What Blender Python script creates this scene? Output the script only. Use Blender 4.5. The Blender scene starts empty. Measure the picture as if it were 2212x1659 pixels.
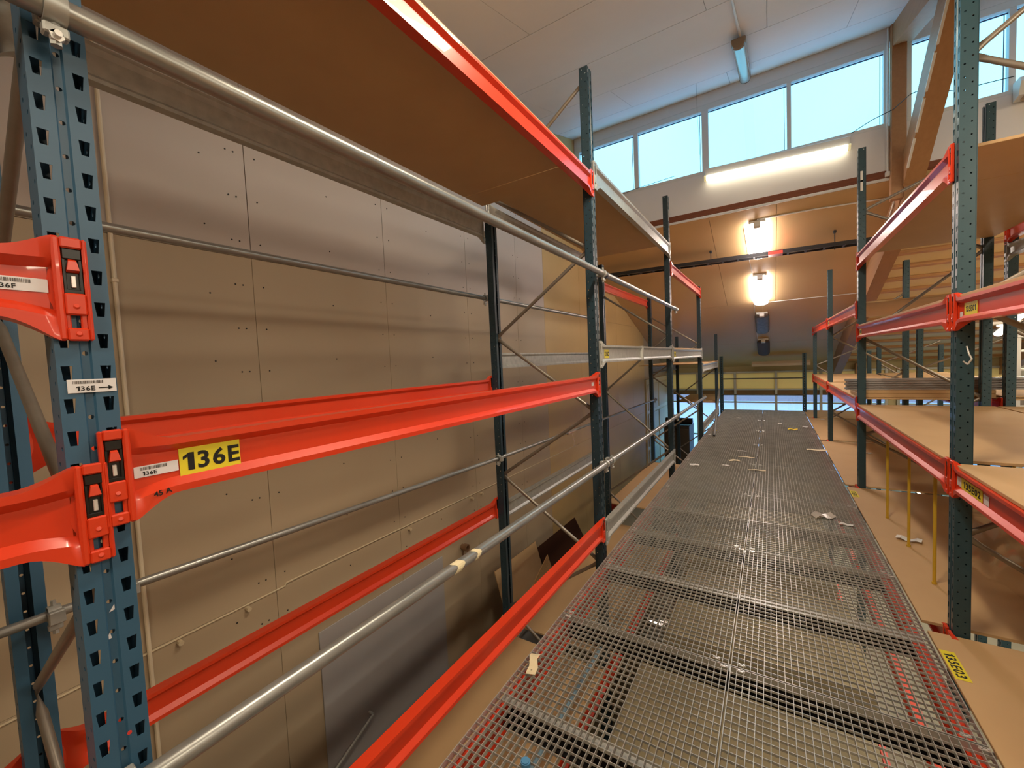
import bpy, math, random
from mathutils import Vector, Matrix
random.seed(7)
R = math.radians
col = bpy.context.scene.collection
sc = bpy.context.scene

# ------------------------------------------------------------------ camera, world, exposure
CAMZ = 1.64
cd = bpy.data.cameras.new('camera'); cam = bpy.data.objects.new('camera', cd); col.objects.link(cam)
cd.sensor_fit = 'HORIZONTAL'; cd.sensor_width = 36.0; cd.lens = 36.0*883.48/2212.0
cd.clip_start = 0.02; cd.clip_end = 300
yaw, pitch, roll = 0.565546, -0.05199861, 0.04444099
M = Matrix.Rotation(yaw, 3, 'Z') @ Matrix.Rotation(pitch, 3, 'X') @ Matrix.Rotation(roll, 3, 'Y')
B = Matrix(((1, 0, 0), (0, 0, -1), (0, 1, 0)))      # camera axes: looks along +Y, up +Z
cam.matrix_world = Matrix.Translation((0, 0, CAMZ)) @ (M @ B).to_4x4()
sc.camera = cam

w = bpy.data.worlds.new('sky'); sc.world = w; w.use_nodes = True
wn = w.node_tree.nodes; wl = w.node_tree.links
bg = wn['Background']
tc = wn.new('ShaderNodeTexCoord'); nz = wn.new('ShaderNodeTexNoise'); nz.inputs['Scale'].default_value = 1.1
nz.inputs['Detail'].default_value = 3
cr = wn.new('ShaderNodeValToRGB')
cr.color_ramp.elements[0].position = .38; cr.color_ramp.elements[0].color = (.155, .56, .80, 1)
cr.color_ramp.elements[1].position = .68; cr.color_ramp.elements[1].color = (.27, .66, .86, 1)
wl.new(tc.outputs['Generated'], nz.inputs['Vector']); wl.new(nz.outputs['Fac'], cr.inputs['Fac'])
wl.new(cr.outputs['Color'], bg.inputs['Color'])
bg.inputs['Strength'].default_value = 3.2
sd = bpy.data.lights.new('sun', 'SUN'); sun = bpy.data.objects.new('sun', sd); col.objects.link(sun)
sd.energy = 7; sd.angle = .01; sd.color = (1, .95, .86); sun.rotation_euler = (math.radians(52), 0, math.radians(-12))   # high behind the building, lights the snow outside

vs = sc.view_settings
vs.view_transform = 'Standard'; vs.look = 'None'; vs.gamma = 1.0; vs.exposure = 0.0; vs.use_curve_mapping = False

# ------------------------------------------------------------------ materials
def lin(c):
    return tuple((v/12.92 if v <= .04045 else ((v+.055)/1.055)**2.4) for v in [x/255 for x in c])
MATS = {}
def mat(name, rgb, rough=.6, metal=0.0, noise=0.0, scale=30, rgb2=None, bump=0.0, emit=None, estr=0, stretch=None, spec=.5, trans=0, coat=0):
    if name in MATS: return MATS[name]
    m = bpy.data.materials.new(name); m.use_nodes = True
    nt = m.node_tree; b = nt.nodes['Principled BSDF']
    c = lin(rgb)
    b.inputs['Base Color'].default_value = (*c, 1)
    b.inputs['Roughness'].default_value = rough; b.inputs['Metallic'].default_value = metal
    b.inputs['Specular IOR Level'].default_value = spec
    b.inputs['Coat Weight'].default_value = coat
    b.inputs['Transmission Weight'].default_value = trans
    if noise > 0:
        t = nt.nodes.new('ShaderNodeTexCoord'); n = nt.nodes.new('ShaderNodeTexNoise')
        n.inputs['Scale'].default_value = scale; n.inputs['Detail'].default_value = 5
        src = t.outputs['Object']
        if stretch:
            mp = nt.nodes.new('ShaderNodeMapping'); mp.inputs['Scale'].default_value = stretch
            nt.links.new(src, mp.inputs['Vector']); src = mp.outputs['Vector']
        nt.links.new(src, n.inputs['Vector'])
        r = nt.nodes.new('ShaderNodeValToRGB')
        c2 = lin(rgb2) if rgb2 else tuple(v*.6 for v in c)
        r.color_ramp.elements[0].position = .5-.25; r.color_ramp.elements[1].position = .5+.25
        r.color_ramp.elements[0].color = (*[a*(1-noise)+q*noise for a, q in zip(c, c2)], 1)
        r.color_ramp.elements[1].color = (*c, 1)
        nt.links.new(n.outputs['Fac'], r.inputs['Fac']); nt.links.new(r.outputs['Color'], b.inputs['Base Color'])
        if bump:
            bp = nt.nodes.new('ShaderNodeBump'); bp.inputs['Strength'].default_value = bump; bp.inputs['Distance'].default_value = .004
            nt.links.new(n.outputs['Fac'], bp.inputs['Height']); nt.links.new(bp.outputs['Normal'], b.inputs['Normal'])
    if emit:
        b.inputs['Emission Color'].default_value = (*lin(emit), 1); b.inputs['Emission Strength'].default_value = estr
    MATS[name] = m
    return m
ORANGE = mat('orange_paint', (212, 58, 22), .34, 0, .3, 5, (192, 44, 20), .05, coat=.25)
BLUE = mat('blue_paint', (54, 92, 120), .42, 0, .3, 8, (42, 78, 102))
SHADEBLUE = mat('shaded_blue_paint', (34, 56, 68), .42, 0, .4, 8, (28, 46, 54))  # darker copy of the post blue, dimmer light on left frames painted in
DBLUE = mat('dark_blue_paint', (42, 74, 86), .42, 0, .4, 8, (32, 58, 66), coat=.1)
GALV = mat('galvanised_steel', (184, 186, 182), .4, .4, .6, 22, (140, 142, 142), .05)
PIPE = mat('galvanised_pipe', (172, 174, 172), .32, .6, .7, 40, (112, 114, 112), .04, stretch=(1, .12, 1))
BRACE = mat('zinc_brace', (150, 142, 132), .42, .7, .4, 20)
GRATE = mat('grating_steel', (196, 196, 192), .34, .35, .6, 6, (146, 146, 142))
DARKSTEEL = mat('dark_steel', (46, 44, 46), .5, .3, .4, 10)
BOARD = mat('hardboard', (198, 164, 120), .62, 0, .35, 3.5, (178, 142, 100), .02)
CHIP = mat('chipboard_edge', (190, 150, 100), .8, 0, .7, 90, (130, 92, 52), .3)
WHITEWALL = mat('white_wall_board', (182, 164, 138), .5, 0, .25, 1.2, (170, 150, 122))  # warm lamplight on the lower row is worked into this tone
DAYLITUP = mat('daylit_upper_board', (194, 184, 178), .5, 0, .2, 1.2, (182, 170, 162))  # cooler copy: daylight on the upper row painted into the colour
YELWALL = mat('cream_wall_board', (198, 170, 116), .5, 0, .3, 1.5, (182, 152, 100))
GREYB = mat('grey_sheet', (168, 164, 164), .5, 0, .2, 3)
CEIL = mat('white_ceiling_board', (236, 234, 234), .6, 0, .15, 1.5)
SLOPE = mat('brown_ceiling_board', (202, 170, 122), .5, 0, .3, 1.2, (188, 154, 106))
WOOD = mat('pine_wood', (198, 152, 96), .55, 0, .8, 6, (150, 98, 54), .1, stretch=(.5, 8, 8))
WOODX = mat('stained_plank', (140, 76, 40), .55, 0, .8, 9, (92, 44, 22), .1, stretch=(.4, 8, 8))
GLU = mat('glulam', (176, 132, 92), .5, 0, .5, 4, (156, 110, 72), .04, stretch=(6, .5, 6))
INSUL = mat('roof_lining', (222, 202, 162), .8, 0, .3, 2, (202, 178, 134))
WFRAME = mat('white_frame', (228, 228, 226), .45)
ALU = mat('aluminium_frame', (196, 196, 188), .4, .5)
CREAM = mat('cream_panel', (214, 208, 160), .5, 0, .1, 2)
OLIVE = mat('olive_panel', (122, 116, 84), .6, 0, .1, 3)
BLACK = mat('black_plastic', (14, 14, 14), .35)
TEXT = mat('black_print', (12, 12, 12), .6)
YEL = mat('yellow_label', (228, 212, 46), .5)
YELR = mat('yellow_rod', (206, 168, 48), .5)
WHITE = mat('white_label', (222, 220, 224), .45)
STEEL = mat('bright_steel', (222, 222, 220), .3, .5)
PAPER = mat('cream_paper', (226, 214, 178), .7)
PAPERW = mat('white_paper', (226, 226, 222), .7)
PAPERY = mat('yellow_paper', (220, 196, 70), .7)
DBROWN = mat('dark_brown_sheet', (66, 40, 27), .95, 0, .2, 4, spec=.1)
FLOOR = mat('concrete_floor', (150, 142, 118), .6, 0, .6, 1.6, (96, 90, 76), .05)
GREYP = mat('grey_profile', (172, 168, 168), .3, .2, .3, 12, stretch=(.3, 6, 6))
PVC = mat('grey_tube', (150, 150, 144), .5)
BLUECAP = mat('blue_cap', (84, 150, 200), .5)
SNOW = mat('snow_ground', (232, 228, 246), .8)
BUILD = mat('outdoor_facade', (92, 96, 118), .8)
TUBE = mat('lamp_glow', (255, 250, 240), .5, emit=(255, 244, 214), estr=5)
TUBE2 = mat('lamp_glow_strong', (255, 250, 240), .5, emit=(255, 240, 232), estr=45)
LENS_OFF = mat('unlit_diffuser', (150, 140, 128), .25, 0, coat=.3)
BLUEWRAP = mat('blue_plastic_wrap', (118, 112, 108), .4, 0, .7, 14, (54, 50, 48), .6)
def glassmat():
    m = bpy.data.materials.new('window_glass'); m.use_nodes = True
    nt = m.node_tree; nt.nodes.clear()
    o = nt.nodes.new('ShaderNodeOutputMaterial'); mx = nt.nodes.new('ShaderNodeMixShader')
    t = nt.nodes.new('ShaderNodeBsdfTransparent'); g = nt.nodes.new('ShaderNodeBsdfGlossy'); g.inputs['Roughness'].default_value = .02
    t.inputs['Color'].default_value = (.94, .98, .98, 1)
    mx.inputs['Fac'].default_value = .06
    nt.links.new(t.outputs[0], mx.inputs[1]); nt.links.new(g.outputs[0], mx.inputs[2]); nt.links.new(mx.outputs[0], o.inputs[0])
    return m
GLASS = glassmat()
def translucent(name, rgb, f):
    m = bpy.data.materials.new(name); m.use_nodes = True
    nt = m.node_tree; nt.nodes.clear()
    o = nt.nodes.new('ShaderNodeOutputMaterial'); mx = nt.nodes.new('ShaderNodeMixShader')
    t = nt.nodes.new('ShaderNodeBsdfTranslucent'); g = nt.nodes.new('ShaderNodeBsdfDiffuse')
    t.inputs['Color'].default_value = (*lin(rgb), 1); g.inputs['Color'].default_value = (*lin(rgb), 1)
    mx.inputs['Fac'].default_value = f
    nt.links.new(g.outputs[0], mx.inputs[1]); nt.links.new(t.outputs[0], mx.inputs[2]); nt.links.new(mx.outputs[0], o.inputs[0])
    return m
CREAM = translucent('cream_panel_sheet', (250, 208, 150), .5)
OLIVE = translucent('olive_panel_sheet', (148, 116, 82), .3)
def filmmat():
    m = bpy.data.materials.new('clear_film'); m.use_nodes = True
    nt = m.node_tree; nt.nodes.clear()
    o = nt.nodes.new('ShaderNodeOutputMaterial'); mx = nt.nodes.new('ShaderNodeMixShader')
    t = nt.nodes.new('ShaderNodeBsdfTransparent'); g = nt.nodes.new('ShaderNodeBsdfGlossy'); g.inputs['Roughness'].default_value = .12
    mx.inputs['Fac'].default_value = .3
    nt.links.new(t.outputs[0], mx.inputs[1]); nt.links.new(g.outputs[0], mx.inputs[2]); nt.links.new(mx.outputs[0], o.inputs[0])
    return m
FILM = filmmat()

# ------------------------------------------------------------------ mesh helpers
class MB:
    def __init__(s): s.v = []; s.f = []; s.m = []
    def add(s, vs, fs, mi=0):
        n = len(s.v); s.v += [tuple(v) for v in vs]; s.f += [tuple(i+n for i in f) for f in fs]; s.m += [mi]*len(fs)
        return s
    def box(s, x0, x1, y0, y1, z0, z1, mi=0):
        vs = [(x, y, z) for z in (z0, z1) for y in (y0, y1) for x in (x0, x1)]
        return s.add(vs, [(0, 2, 3, 1), (4, 5, 7, 6), (0, 1, 5, 4), (2, 6, 7, 3), (0, 4, 6, 2), (1, 3, 7, 5)], mi)
    def bbox(s, x0, x1, y0, y1, z0, z1, b=.003, mi=0):        # box with chamfered edges
        b = min(b, (x1-x0)*.45, (y1-y0)*.45, (z1-z0)*.45)
        X = (x0, x0+b, x1-b, x1); Y = (y0, y0+b, y1-b, y1); Z = (z0, z0+b, z1-b, z1)
        P = {}; vs = []
        def p(i, j, k):
            if (i, j, k) not in P: P[(i, j, k)] = len(vs); vs.append((X[i], Y[j], Z[k]))
            return P[(i, j, k)]
        fs = []
        for o, c in ((0, 1), (3, 2)):
            fs += [tuple(p(o, j, k) for j, k in ((1, 1), (2, 1), (2, 2), (1, 2))), tuple(p(i, o, k) for i, k in ((1, 1), (2, 1), (2, 2), (1, 2))), tuple(p(i, j, o) for i, j in ((1, 1), (2, 1), (2, 2), (1, 2)))]
        for o1, c1 in ((0, 1), (3, 2)):
            for o2, c2 in ((0, 1), (3, 2)):
                fs += [(p(o1, c2, 1), p(o1, c2, 2), p(c1, o2, 2), p(c1, o2, 1)), (p(o1, 1, c2), p(o1, 2, c2), p(c1, 2, o2), p(c1, 1, o2)), (p(1, o1, c2), p(2, o1, c2), p(2, c1, o2), p(1, c1, o2))]
                for o3, c3 in ((0, 1), (3, 2)):
                    fs.append((p(o1, c2, c3), p(c1, o2, c3), p(c1, c2, o3)))
        return s.add(vs, fs, mi)
    def tube(s, a, b, r, n=12, r2=None, mi=0, cap=True, hollow=0):
        a = Vector(a); b = Vector(b); d = (b-a).normalized(); r2 = r if r2 is None else r2
        u = d.orthogonal().normalized(); v = d.cross(u)
        vs = []
        for P, q in ((a, r), (b, r2)):
            for i in range(n):
                t = 2*math.pi*i/n; vs.append(P+u*(q*math.cos(t))+v*(q*math.sin(t)))
        fs = [(i, (i+1) % n, n+(i+1) % n, n+i) for i in range(n)]
        if hollow:
            k = len(vs)
            for P, q in ((a, hollow), (b, hollow)):
                for i in range(n):
                    t = 2*math.pi*i/n; vs.append(P+u*(q*math.cos(t))+v*(q*math.sin(t)))
            fs += [(k+(i+1) % n, k+i, k+n+i, k+n+(i+1) % n) for i in range(n)]
            fs += [((i+1) % n, i, k+i, k+(i+1) % n) for i in range(n)] + [(n+i, n+(i+1) % n, k+n+(i+1) % n, k+n+i) for i in range(n)]
        elif cap: fs += [tuple(range(n-1, -1, -1)), tuple(range(n, 2*n))]
        return s.add(vs, fs, mi)
    def prism(s, poly, axis, a, b, mi=0):     # poly of 2-tuples in the two other axes, extruded along axis
        n = len(poly)
        def P(p, t):
            if axis == 'Y': return (p[0], t, p[1])
            if axis == 'X': return (t, p[0], p[1])
            return (p[0], p[1], t)
        vs = [P(p, a) for p in poly]+[P(p, b) for p in poly]
        return s.add(vs, [(i, (i+1) % n, n+(i+1) % n, n+i) for i in range(n)]+[tuple(range(n-1, -1, -1)), tuple(range(n, 2*n))], mi)
    def loft(s, rings, mi=0, cap=True):
        n = len(rings[0]); vs = [p for r in rings for p in r]; fs = []
        for k in range(len(rings)-1):
            fs += [(k*n+i, k*n+(i+1) % n, (k+1)*n+(i+1) % n, (k+1)*n+i) for i in range(n)]
        if cap: fs += [tuple(range(n-1, -1, -1)), tuple((len(rings)-1)*n+i for i in range(n))]
        return s.add(vs, fs, mi)
    def path(s, pts, r, n=8, mi=0):
        for a, b in zip(pts[:-1], pts[1:]): s.tube(a, b, r, n, mi=mi)
        return s
    def mesh(s, name, mats, smooth=False):
        me = bpy.data.meshes.new(name); me.from_pydata(s.v, [], s.f)
        for m in (mats if isinstance(mats, (list, tuple)) else [mats]): me.materials.append(m)
        if any(s.m): me.polygons.foreach_set('material_index', s.m)
        import bmesh
        bm = bmesh.new(); bm.from_mesh(me); bmesh.ops.recalc_face_normals(bm, faces=bm.faces); bm.to_mesh(me); bm.free()
        if smooth:
            me.polygons.foreach_set('use_smooth', [True]*len(me.polygons)); 
            try: me.set_sharp_from_angle(angle=R(35))
            except Exception: pass
        me.update(); return me
def ob(name, me, parent=None, loc=None, rz=0):
    o = bpy.data.objects.new(name, me); col.objects.link(o)
    if parent: o.parent = parent
    if loc is not None: o.location = loc
    if rz: o.rotation_euler.z = rz
    return o
def tag(o, label=None, cat=None, group=None, kind=None):
    if label: o['label'] = label
    if cat: o['category'] = cat
    if group: o['group'] = group
    if kind: o['kind'] = kind
    return o
def thing(name, loc, label, cat, group=None, rz=0):
    return tag(ob(name, None, None, loc, rz), label, cat, group)
def struct(name, mb, m, parent=None, smooth=False):
    o = ob(name, mb.mesh(name, m, smooth), parent)
    if not parent: o['kind'] = 'structure'
    return o
TM = {}
def text_mesh(s, size, bold=.0, cond=1.0):
    k = (s, size, bold, cond)
    if k in TM: return TM[k]
    if '1' in s:      # the built-in 1 has no flag: letter by letter, with a drawn 1
        mb = MB(); adv = size*.57*cond; x = -adv*(len(s)-1)/2; ch = size*.36; sw = size*.085+bold
        for c_ in s:
            if c_ == '1':
                mb.prism([(x+sw*.2, -ch), (x+sw*2.2, -ch), (x+sw*2.2, ch), (x+sw*.6, ch), (x-size*.14, ch*.62), (x-size*.14, ch*.28), (x+sw*.2, ch*.55)], 'Z', 0, .0003)
            elif c_ != ' ':
                m2 = text_mesh(c_, size, bold, cond); xs2 = [v.co.x for v in m2.vertices]; ys2 = [v.co.y for v in m2.vertices]
                ox, oy = (max(xs2)+min(xs2))/2, (max(ys2)+min(ys2))/2; ky = 2*ch/max(1e-6, max(ys2)-min(ys2))
                mb.add([(v.co.x-ox+x, (v.co.y-oy)*ky, v.co.z) for v in m2.vertices], [tuple(p.vertices) for p in m2.polygons])
            x += adv
        me = mb.mesh('lettering', TEXT); TM[k] = me
        return me
    c = bpy.data.curves.new('lettering', 'FONT'); c.body = s; c.size = size; c.offset = bold; c.align_x = 'CENTER'; c.align_y = 'CENTER'
    c.extrude = .0002; c.resolution_u = 3
    o = bpy.data.objects.new('t', c); col.objects.link(o)
    dg = bpy.context.evaluated_depsgraph_get(); me = bpy.data.meshes.new_from_object(o.evaluated_get(dg))
    bpy.data.objects.remove(o); me.transform(Matrix.Diagonal((cond, 1, 1, 1))); me.materials.clear(); me.materials.append(TEXT); TM[k] = me
    return me
FACE_X = Matrix(((0, 0, 1), (1, 0, 0), (0, 1, 0))).to_4x4()     # text lying on a face that looks along +X, reading along +Y
def put_text(s, size, parent, loc, bold=0, rot=FACE_X, cond=1.0, name='lettering'):
    o = ob(name, text_mesh(s, size, bold, cond), parent)
    o.matrix_local = Matrix.Translation(loc) @ rot
    return o

# ------------------------------------------------------------------ the rooms' large numbers
YB = -4.2           # back wall
FL = -2.4            # ground floor
XW = -3.2            # left wall
YW = 7.65            # clerestory window wall
ZC = 5.9             # upper ceiling
YF = 15.4            # far glazed wall
def zs(y): return 3.9-.35*(y-YW)       # sloping lower ceiling
PITCH = 3.0
YK = [0.25+PITCH*k for k in range(-1, 5)]     # frame lines -2.74 .. 12.26
def Yk(k): return 0.25+PITCH*k+(.015 if k else 0)
XL, XLR = -1.21, -2.27     # left rack: aisle face, rear face
XR, XRR = .865, 1.93       # right rack
XR2, XR2R = 2.03, 3.09

# ------------------------------------------------------------------ structure
floor = struct('floor', MB().box(XW-.2, 12.2, YB-.2, YF+.2, FL-.15, FL), FLOOR)
wl_ = struct('wall_left', MB().prism([(YB-.2, FL), (YF+.2, FL), (YF+.2, zs(YF)+.3), (YW+.1, zs(YW)+.3), (YW+.1, ZC+.3), (YB-.2, ZC-.3*(YW-YB)+.2)], 'X', XW-.2, XW), WHITEWALL)
struct('wall_right', MB().prism([(YB-.2, FL), (YF+.2, FL), (YF+.2, zs(YF)+.3), (YW+.1, zs(YW)+.3), (YW+.1, ZC+.3), (YB-.2, ZC-.3*(YW-YB)+.2)], 'X', 12, 12.2), WHITEWALL)
struct('wall_back', MB().box(XW, 12, YB-.2, YB, FL, 2.6), WHITEWALL)
# wall panels: edges every 1.26 m, upper and lower row, 12 mm proud
PX = MB().bbox(0, .012, .003, 1.257, 0, 1, .003)
def panel(y0, y1, z0, z1, m, par, x=XW, th=.012):
    ob('wall_panel', MB().bbox(x, x+th, y0+.0012, y1-.0012, z0+.0012, z1-.0012, .0015).mesh('wall_panel', m), par)
ys = [YB, -3.71, -2.45, -1.19, .81-.74, 1.56-.0, 2.79, 4.07, 5.26, 6.13, 7.64, 8.66, 9.9, 11.2, 12.4]
for a, b in zip(ys[:-1], ys[1:]):
    m = YELWALL if a > 6 else WHITEWALL
    t0, t1 = (ZC-.3*(YW-q_)-.003 if q_ <= YW else zs(q_)-.003 for q_ in (a+.003, b-.003))
    if a < YW-.3 < b-.3 and b > YW: t1 = t0; 
    panel(a, b, FL, -.0, m, wl_)
    if min(t0, t1) > 2.6:
        panel(a, b, .0, 2.48, m, wl_)
        ob('wall_panel', MB().prism([(a+.003, 2.483), (b-.003, 2.483), (b-.003, t1), (a+.003, t0)], 'X', XW, XW+.012).mesh('wall_panel', DAYLITUP if m is WHITEWALL else m), wl_)
    else:
        ob('wall_panel', MB().prism([(a+.003, .003), (b-.003, .003), (b-.003, t1), (a+.003, t0)], 'X', XW, XW+.012).mesh('wall_panel', m), wl_)
# window wall in the raised part
wf = MB()
wf.box(XW, 12, YW, YW+.16, 4.03, 4.62); wf.box(XW, 12, YW, YW+.16, 5.72, ZC+.3)
wf.box(XW, XW+.06, YW, YW+.16, 4.62, 5.72)
wall_far_up = struct('wall_front', wf, CEIL)
struct('trim_1', MB().bbox(XW, 1.42, YW-.025, YW+.1, 3.93, 4.03, .006), WOODX)
struct('trim_2', MB().bbox(1.56, 12, YW-.025, YW+.1, 3.93, 4.03, .006), WOODX)
struct('trim_3', MB().bbox(XW, 1.42, YW-.03, YW-.0, 3.895, 3.93, .004), WFRAME)
def window(name, x0, x1, mull):
    f = MB(); t = .05; z0, z1 = 4.62, 5.72; ya, yb = YW-.0, YW+.09
    f.bbox(x0, x1, ya, yb, z0, z0+.05); f.bbox(x0, x1, ya, yb, z1-.09, z1)
    f.bbox(x0, x0+t, ya, yb, z0+.05, z1-.09); f.bbox(x1-t, x1, ya, yb, z0+.05, z1-.09)
    e = [x0+t]
    for c, wdt in mull:
        f.bbox(c-wdt/2, c+wdt/2, ya, yb, z0+.05, z1-.09); e += [c-wdt/2, c+wdt/2]
    e.append(x1-t)
    o = struct(name, f, WFRAME)
    for a, b in zip(e[::2], e[1::2]):
        g = MB(); q = .012; yc = YW+.05
        ob('pane', MB().box(a, b, yc, yc+.008, z0+.05, z1-.09).mesh('pane', GLASS), o)
        g.box(a, b, yc-.012, yc-.001, z1-.125, z1-.112); g.box(b-.035, b-.028, yc-.012, yc-.001, z0+.05, z1-.112)
        ob('gasket', g.mesh('gasket', mat('gasket', (70, 80, 120), .5)), o)
window('window_1', XW+.06, 1.38, [(-2.01, .08), (-.88, .1), (.265, .055)])
window('window_2', 1.56, 4.9, [(2.50, .06), (3.6, .1)])
window('window_3', 5.05, 8.4, [(6.1, .06), (7.2, .1)])
window('window_4', 8.55, 11.9, [(9.6, .06), (10.7, .1)])
# upper ceiling falls from the clerestory towards the viewer; boards run across
def zc(y): return ZC-.3*(YW-y)
def roof_box(x0, x1, y0, y1, d0, d1, mb=None):
    mb = mb or MB(); vs = []
    for dz in (d0, d1):
        for y in (y0, y1):
            for x in (x0, x1): vs.append((x, y, zc(y)+dz))
    return mb.add(vs, [(0, 2, 3, 1), (4, 5, 7, 6), (0, 1, 5, 4), (2, 6, 7, 3), (0, 4, 6, 2), (1, 3, 7, 5)])
ce = struct('ceiling', roof_box(XW-.2, 12.2, YB-.2, YW+.2, .025, .25), CEIL)
seams = [7.648, 6.93, 5.78, 4.64, 3.49, 2.34, 1.19, .04, -1.11, -2.26, -3.41, YB]
for k, (b, a) in enumerate(zip(seams[:-1], seams[1:])):
    off = (0, 1.35, .5)[k % 3]
    xs_ = [XW]+[XW+off+2.7*i for i in range(0 if off else 1, 7) if XW+off+2.7*i < 11.8]+[12]
    for x0, x1 in zip(xs_[:-1], xs_[1:]):
        ob('ceiling_board', roof_box(x0+.002, x1-.002, a+.004, b-.004, 0, .02).mesh('ceiling_board', CEIL), ce)
# sloping lower ceiling, brown boards between the left wall and the glulam, battens beyond
def slope_box(x0, x1, y0, y1, d0, d1, mi=0, mb=None):
    mb = mb or MB()
    vs = []
    for dz in (d0, d1):
        for y in (y0, y1):
            for x in (x0, x1): vs.append((x, y, zs(y)+dz))
    return mb.add(vs, [(0, 2, 3, 1), (4, 5, 7, 6), (0, 1, 5, 4), (2, 6, 7, 3), (0, 4, 6, 2), (1, 3, 7, 5)], mi)
sl = struct('ceiling_slope', slope_box(XW-.2, 12.2, YW+.02, YF+.2, .035, .2), INSUL)
for y0, y1 in ((7.66, 10.93), (10.93, 13.4), (13.4, YF)):
    for x0, x1 in ((XW, -.85), (-.85, .1), (.1, 1.52)) if y0 < 8 else ((XW, -.15), (-.15, 1.52)):
        ob('ceiling_board', slope_box(x0+.003, x1-.003, y0+.003, y1-.003, 0, .03).mesh('ceiling_board', SLOPE), sl)
for k in range(17):
    y = 7.75+k*.46
    ob('batten', slope_box(1.72, 11.9, y, y+.07, -.02, .033).mesh('batten', WOOD), sl)
for x in (4.9, 8.4):
    ob('rafter', slope_box(x, x+.16, YW+.1, YF, -.4, .03).mesh('rafter', GLU), sl)
# column, glulam rafter and brace of the roof
struct('trim_4', MB().bbox(1.386, 1.54, YW-.13, YW-.01, 3.6, ZC-.01, .006), GLU)
g = slope_box(1.51, 1.70, 7.5, YF, -.46, .03)
raf = struct('trim_5', g, mat('dark_glulam', (158, 116, 78), .6, 0, .5, 4, (138, 98, 62), .03, stretch=(6, .5, 6)))
y0, y1 = 7.9, 4.2
g = MB(); q = .8
z0 = 3.42
pts = []
for y, dz in ((y0, 0), (y0, .42), (y1, .42), (y1, 0)): pts.append((y, z0+q*(y0-y)+dz))
g.prism(pts, 'X', 1.50, 1.70)
br = struct('trim_6', g, GLU)
strip = MB()
for k in range(9):
    ya = 7.3-k*.36; yb = ya-.3
    strip.prism([(ya, z0+q*(y0-ya)-.004), (yb, z0+q*(y0-yb)-.004), (yb, z0+q*(y0-yb)+.02), (ya, z0+q*(y0-ya)+.02)], 'X', 1.492, 1.515)
ob('cable_clip_strip', strip.mesh('cable_clip_strip', WFRAME), br)
struct('trim_7', roof_box(1.40, 1.60, YB, YW-.02, -.28, -.001), GLU)
struct('trim_8', roof_box(5.0, 5.2, YB, YW-.02, -.28, -.001), GLU)

# far glazed wall
fw = MB()
fw.box(XW, 12, YF, YF+.12, 1.02, zs(YF)+.25)
fw.box(2.75, 3.0, YF, YF+.12, FL, 1.02)
struct('wall_far', fw, mat('far_wall', (188, 172, 128), .6))
k = 1
xs_ = [XW, -2.15, -1.01, .13, 1.27, 2.41, 2.75]
xs2 = [3.0, 4.14, 5.28, 6.42, 7.56, 8.7, 9.84, 10.98, 12]
for XS in (xs_, xs2):
    f = MB()
    for z, h in ((1.02, .06), (.45, .045), (.03, .05), (-1.1, .05), (FL+.05, .1)): f.bbox(XS[0], XS[-1], YF-.03, YF+.07, z-h, z, .006)
    for x in XS: f.bbox(x-.035, x+.035, YF-.045, YF+.07, FL, 1.02, .006)
    o = struct('window_%d' % (4+k), f, ALU)
    for a, b in zip(XS[:-1], XS[1:]):
        ob('cream_panel', MB().bbox(a+.035, b-.035, YF+.01, YF+.03, .45, .96).mesh('cream_panel', CREAM), o)
        ob('olive_panel', MB().bbox(a+.035, b-.035, YF+.01, YF+.03, .25, .405).mesh('olive_panel', OLIVE), o)
        for z0_, z1_ in ((.03, .25), (-1.1, -.02), (FL+.05, -1.15)):
            ob('pane', MB().box(a+.035, b-.035, YF+.02, YF+.028, z0_, z1_).mesh('pane', GLASS), o)
    k += 1
# outside
struct('ground_outdoors', MB().box(-60, 80, YF+.3, 90, FL-.3, FL-.2), mat('icy_yard', (150, 156, 196), .7, 0, .4, .2, (128, 134, 176)))
fb = MB().box(-50, 70, 41, 50, FL-.2, 1.2)
for i in range(40): fb.box(-50+i*3, -48.6+i*3, 40.9, 41, -1.9, -.9)
struct('bounce_snow', slope_box(XW, 12, YW+.3, YF, .21, .3), SNOW)  # added unseen snow layer, bounces sun up onto the white ceiling
tag(ob('neighbouring_building', fb.mesh('neighbouring_building', BUILD)), 'long dull blue building seen through the glazing of the far wall', 'building')
# door in the left wall beyond the racks
d = MB().bbox(XW, XW+.05, 12.45, 15.3, FL, .95, .01)
dr = struct('door_1', d, mat('door_cream', (216, 204, 170), .5))
for a, b in ((12.6, 13.8), (13.95, 15.15)):
    for z0_, z1_ in ((-2.2, -1.2), (-1.1, -.1), (0, .8)):
        ob('door_panel', MB().bbox(XW+.04, XW+.07, a, b, z0_, z1_, .02).mesh('door_panel', mat('door_cream2', (200, 186, 150), .5)), dr)
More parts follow.
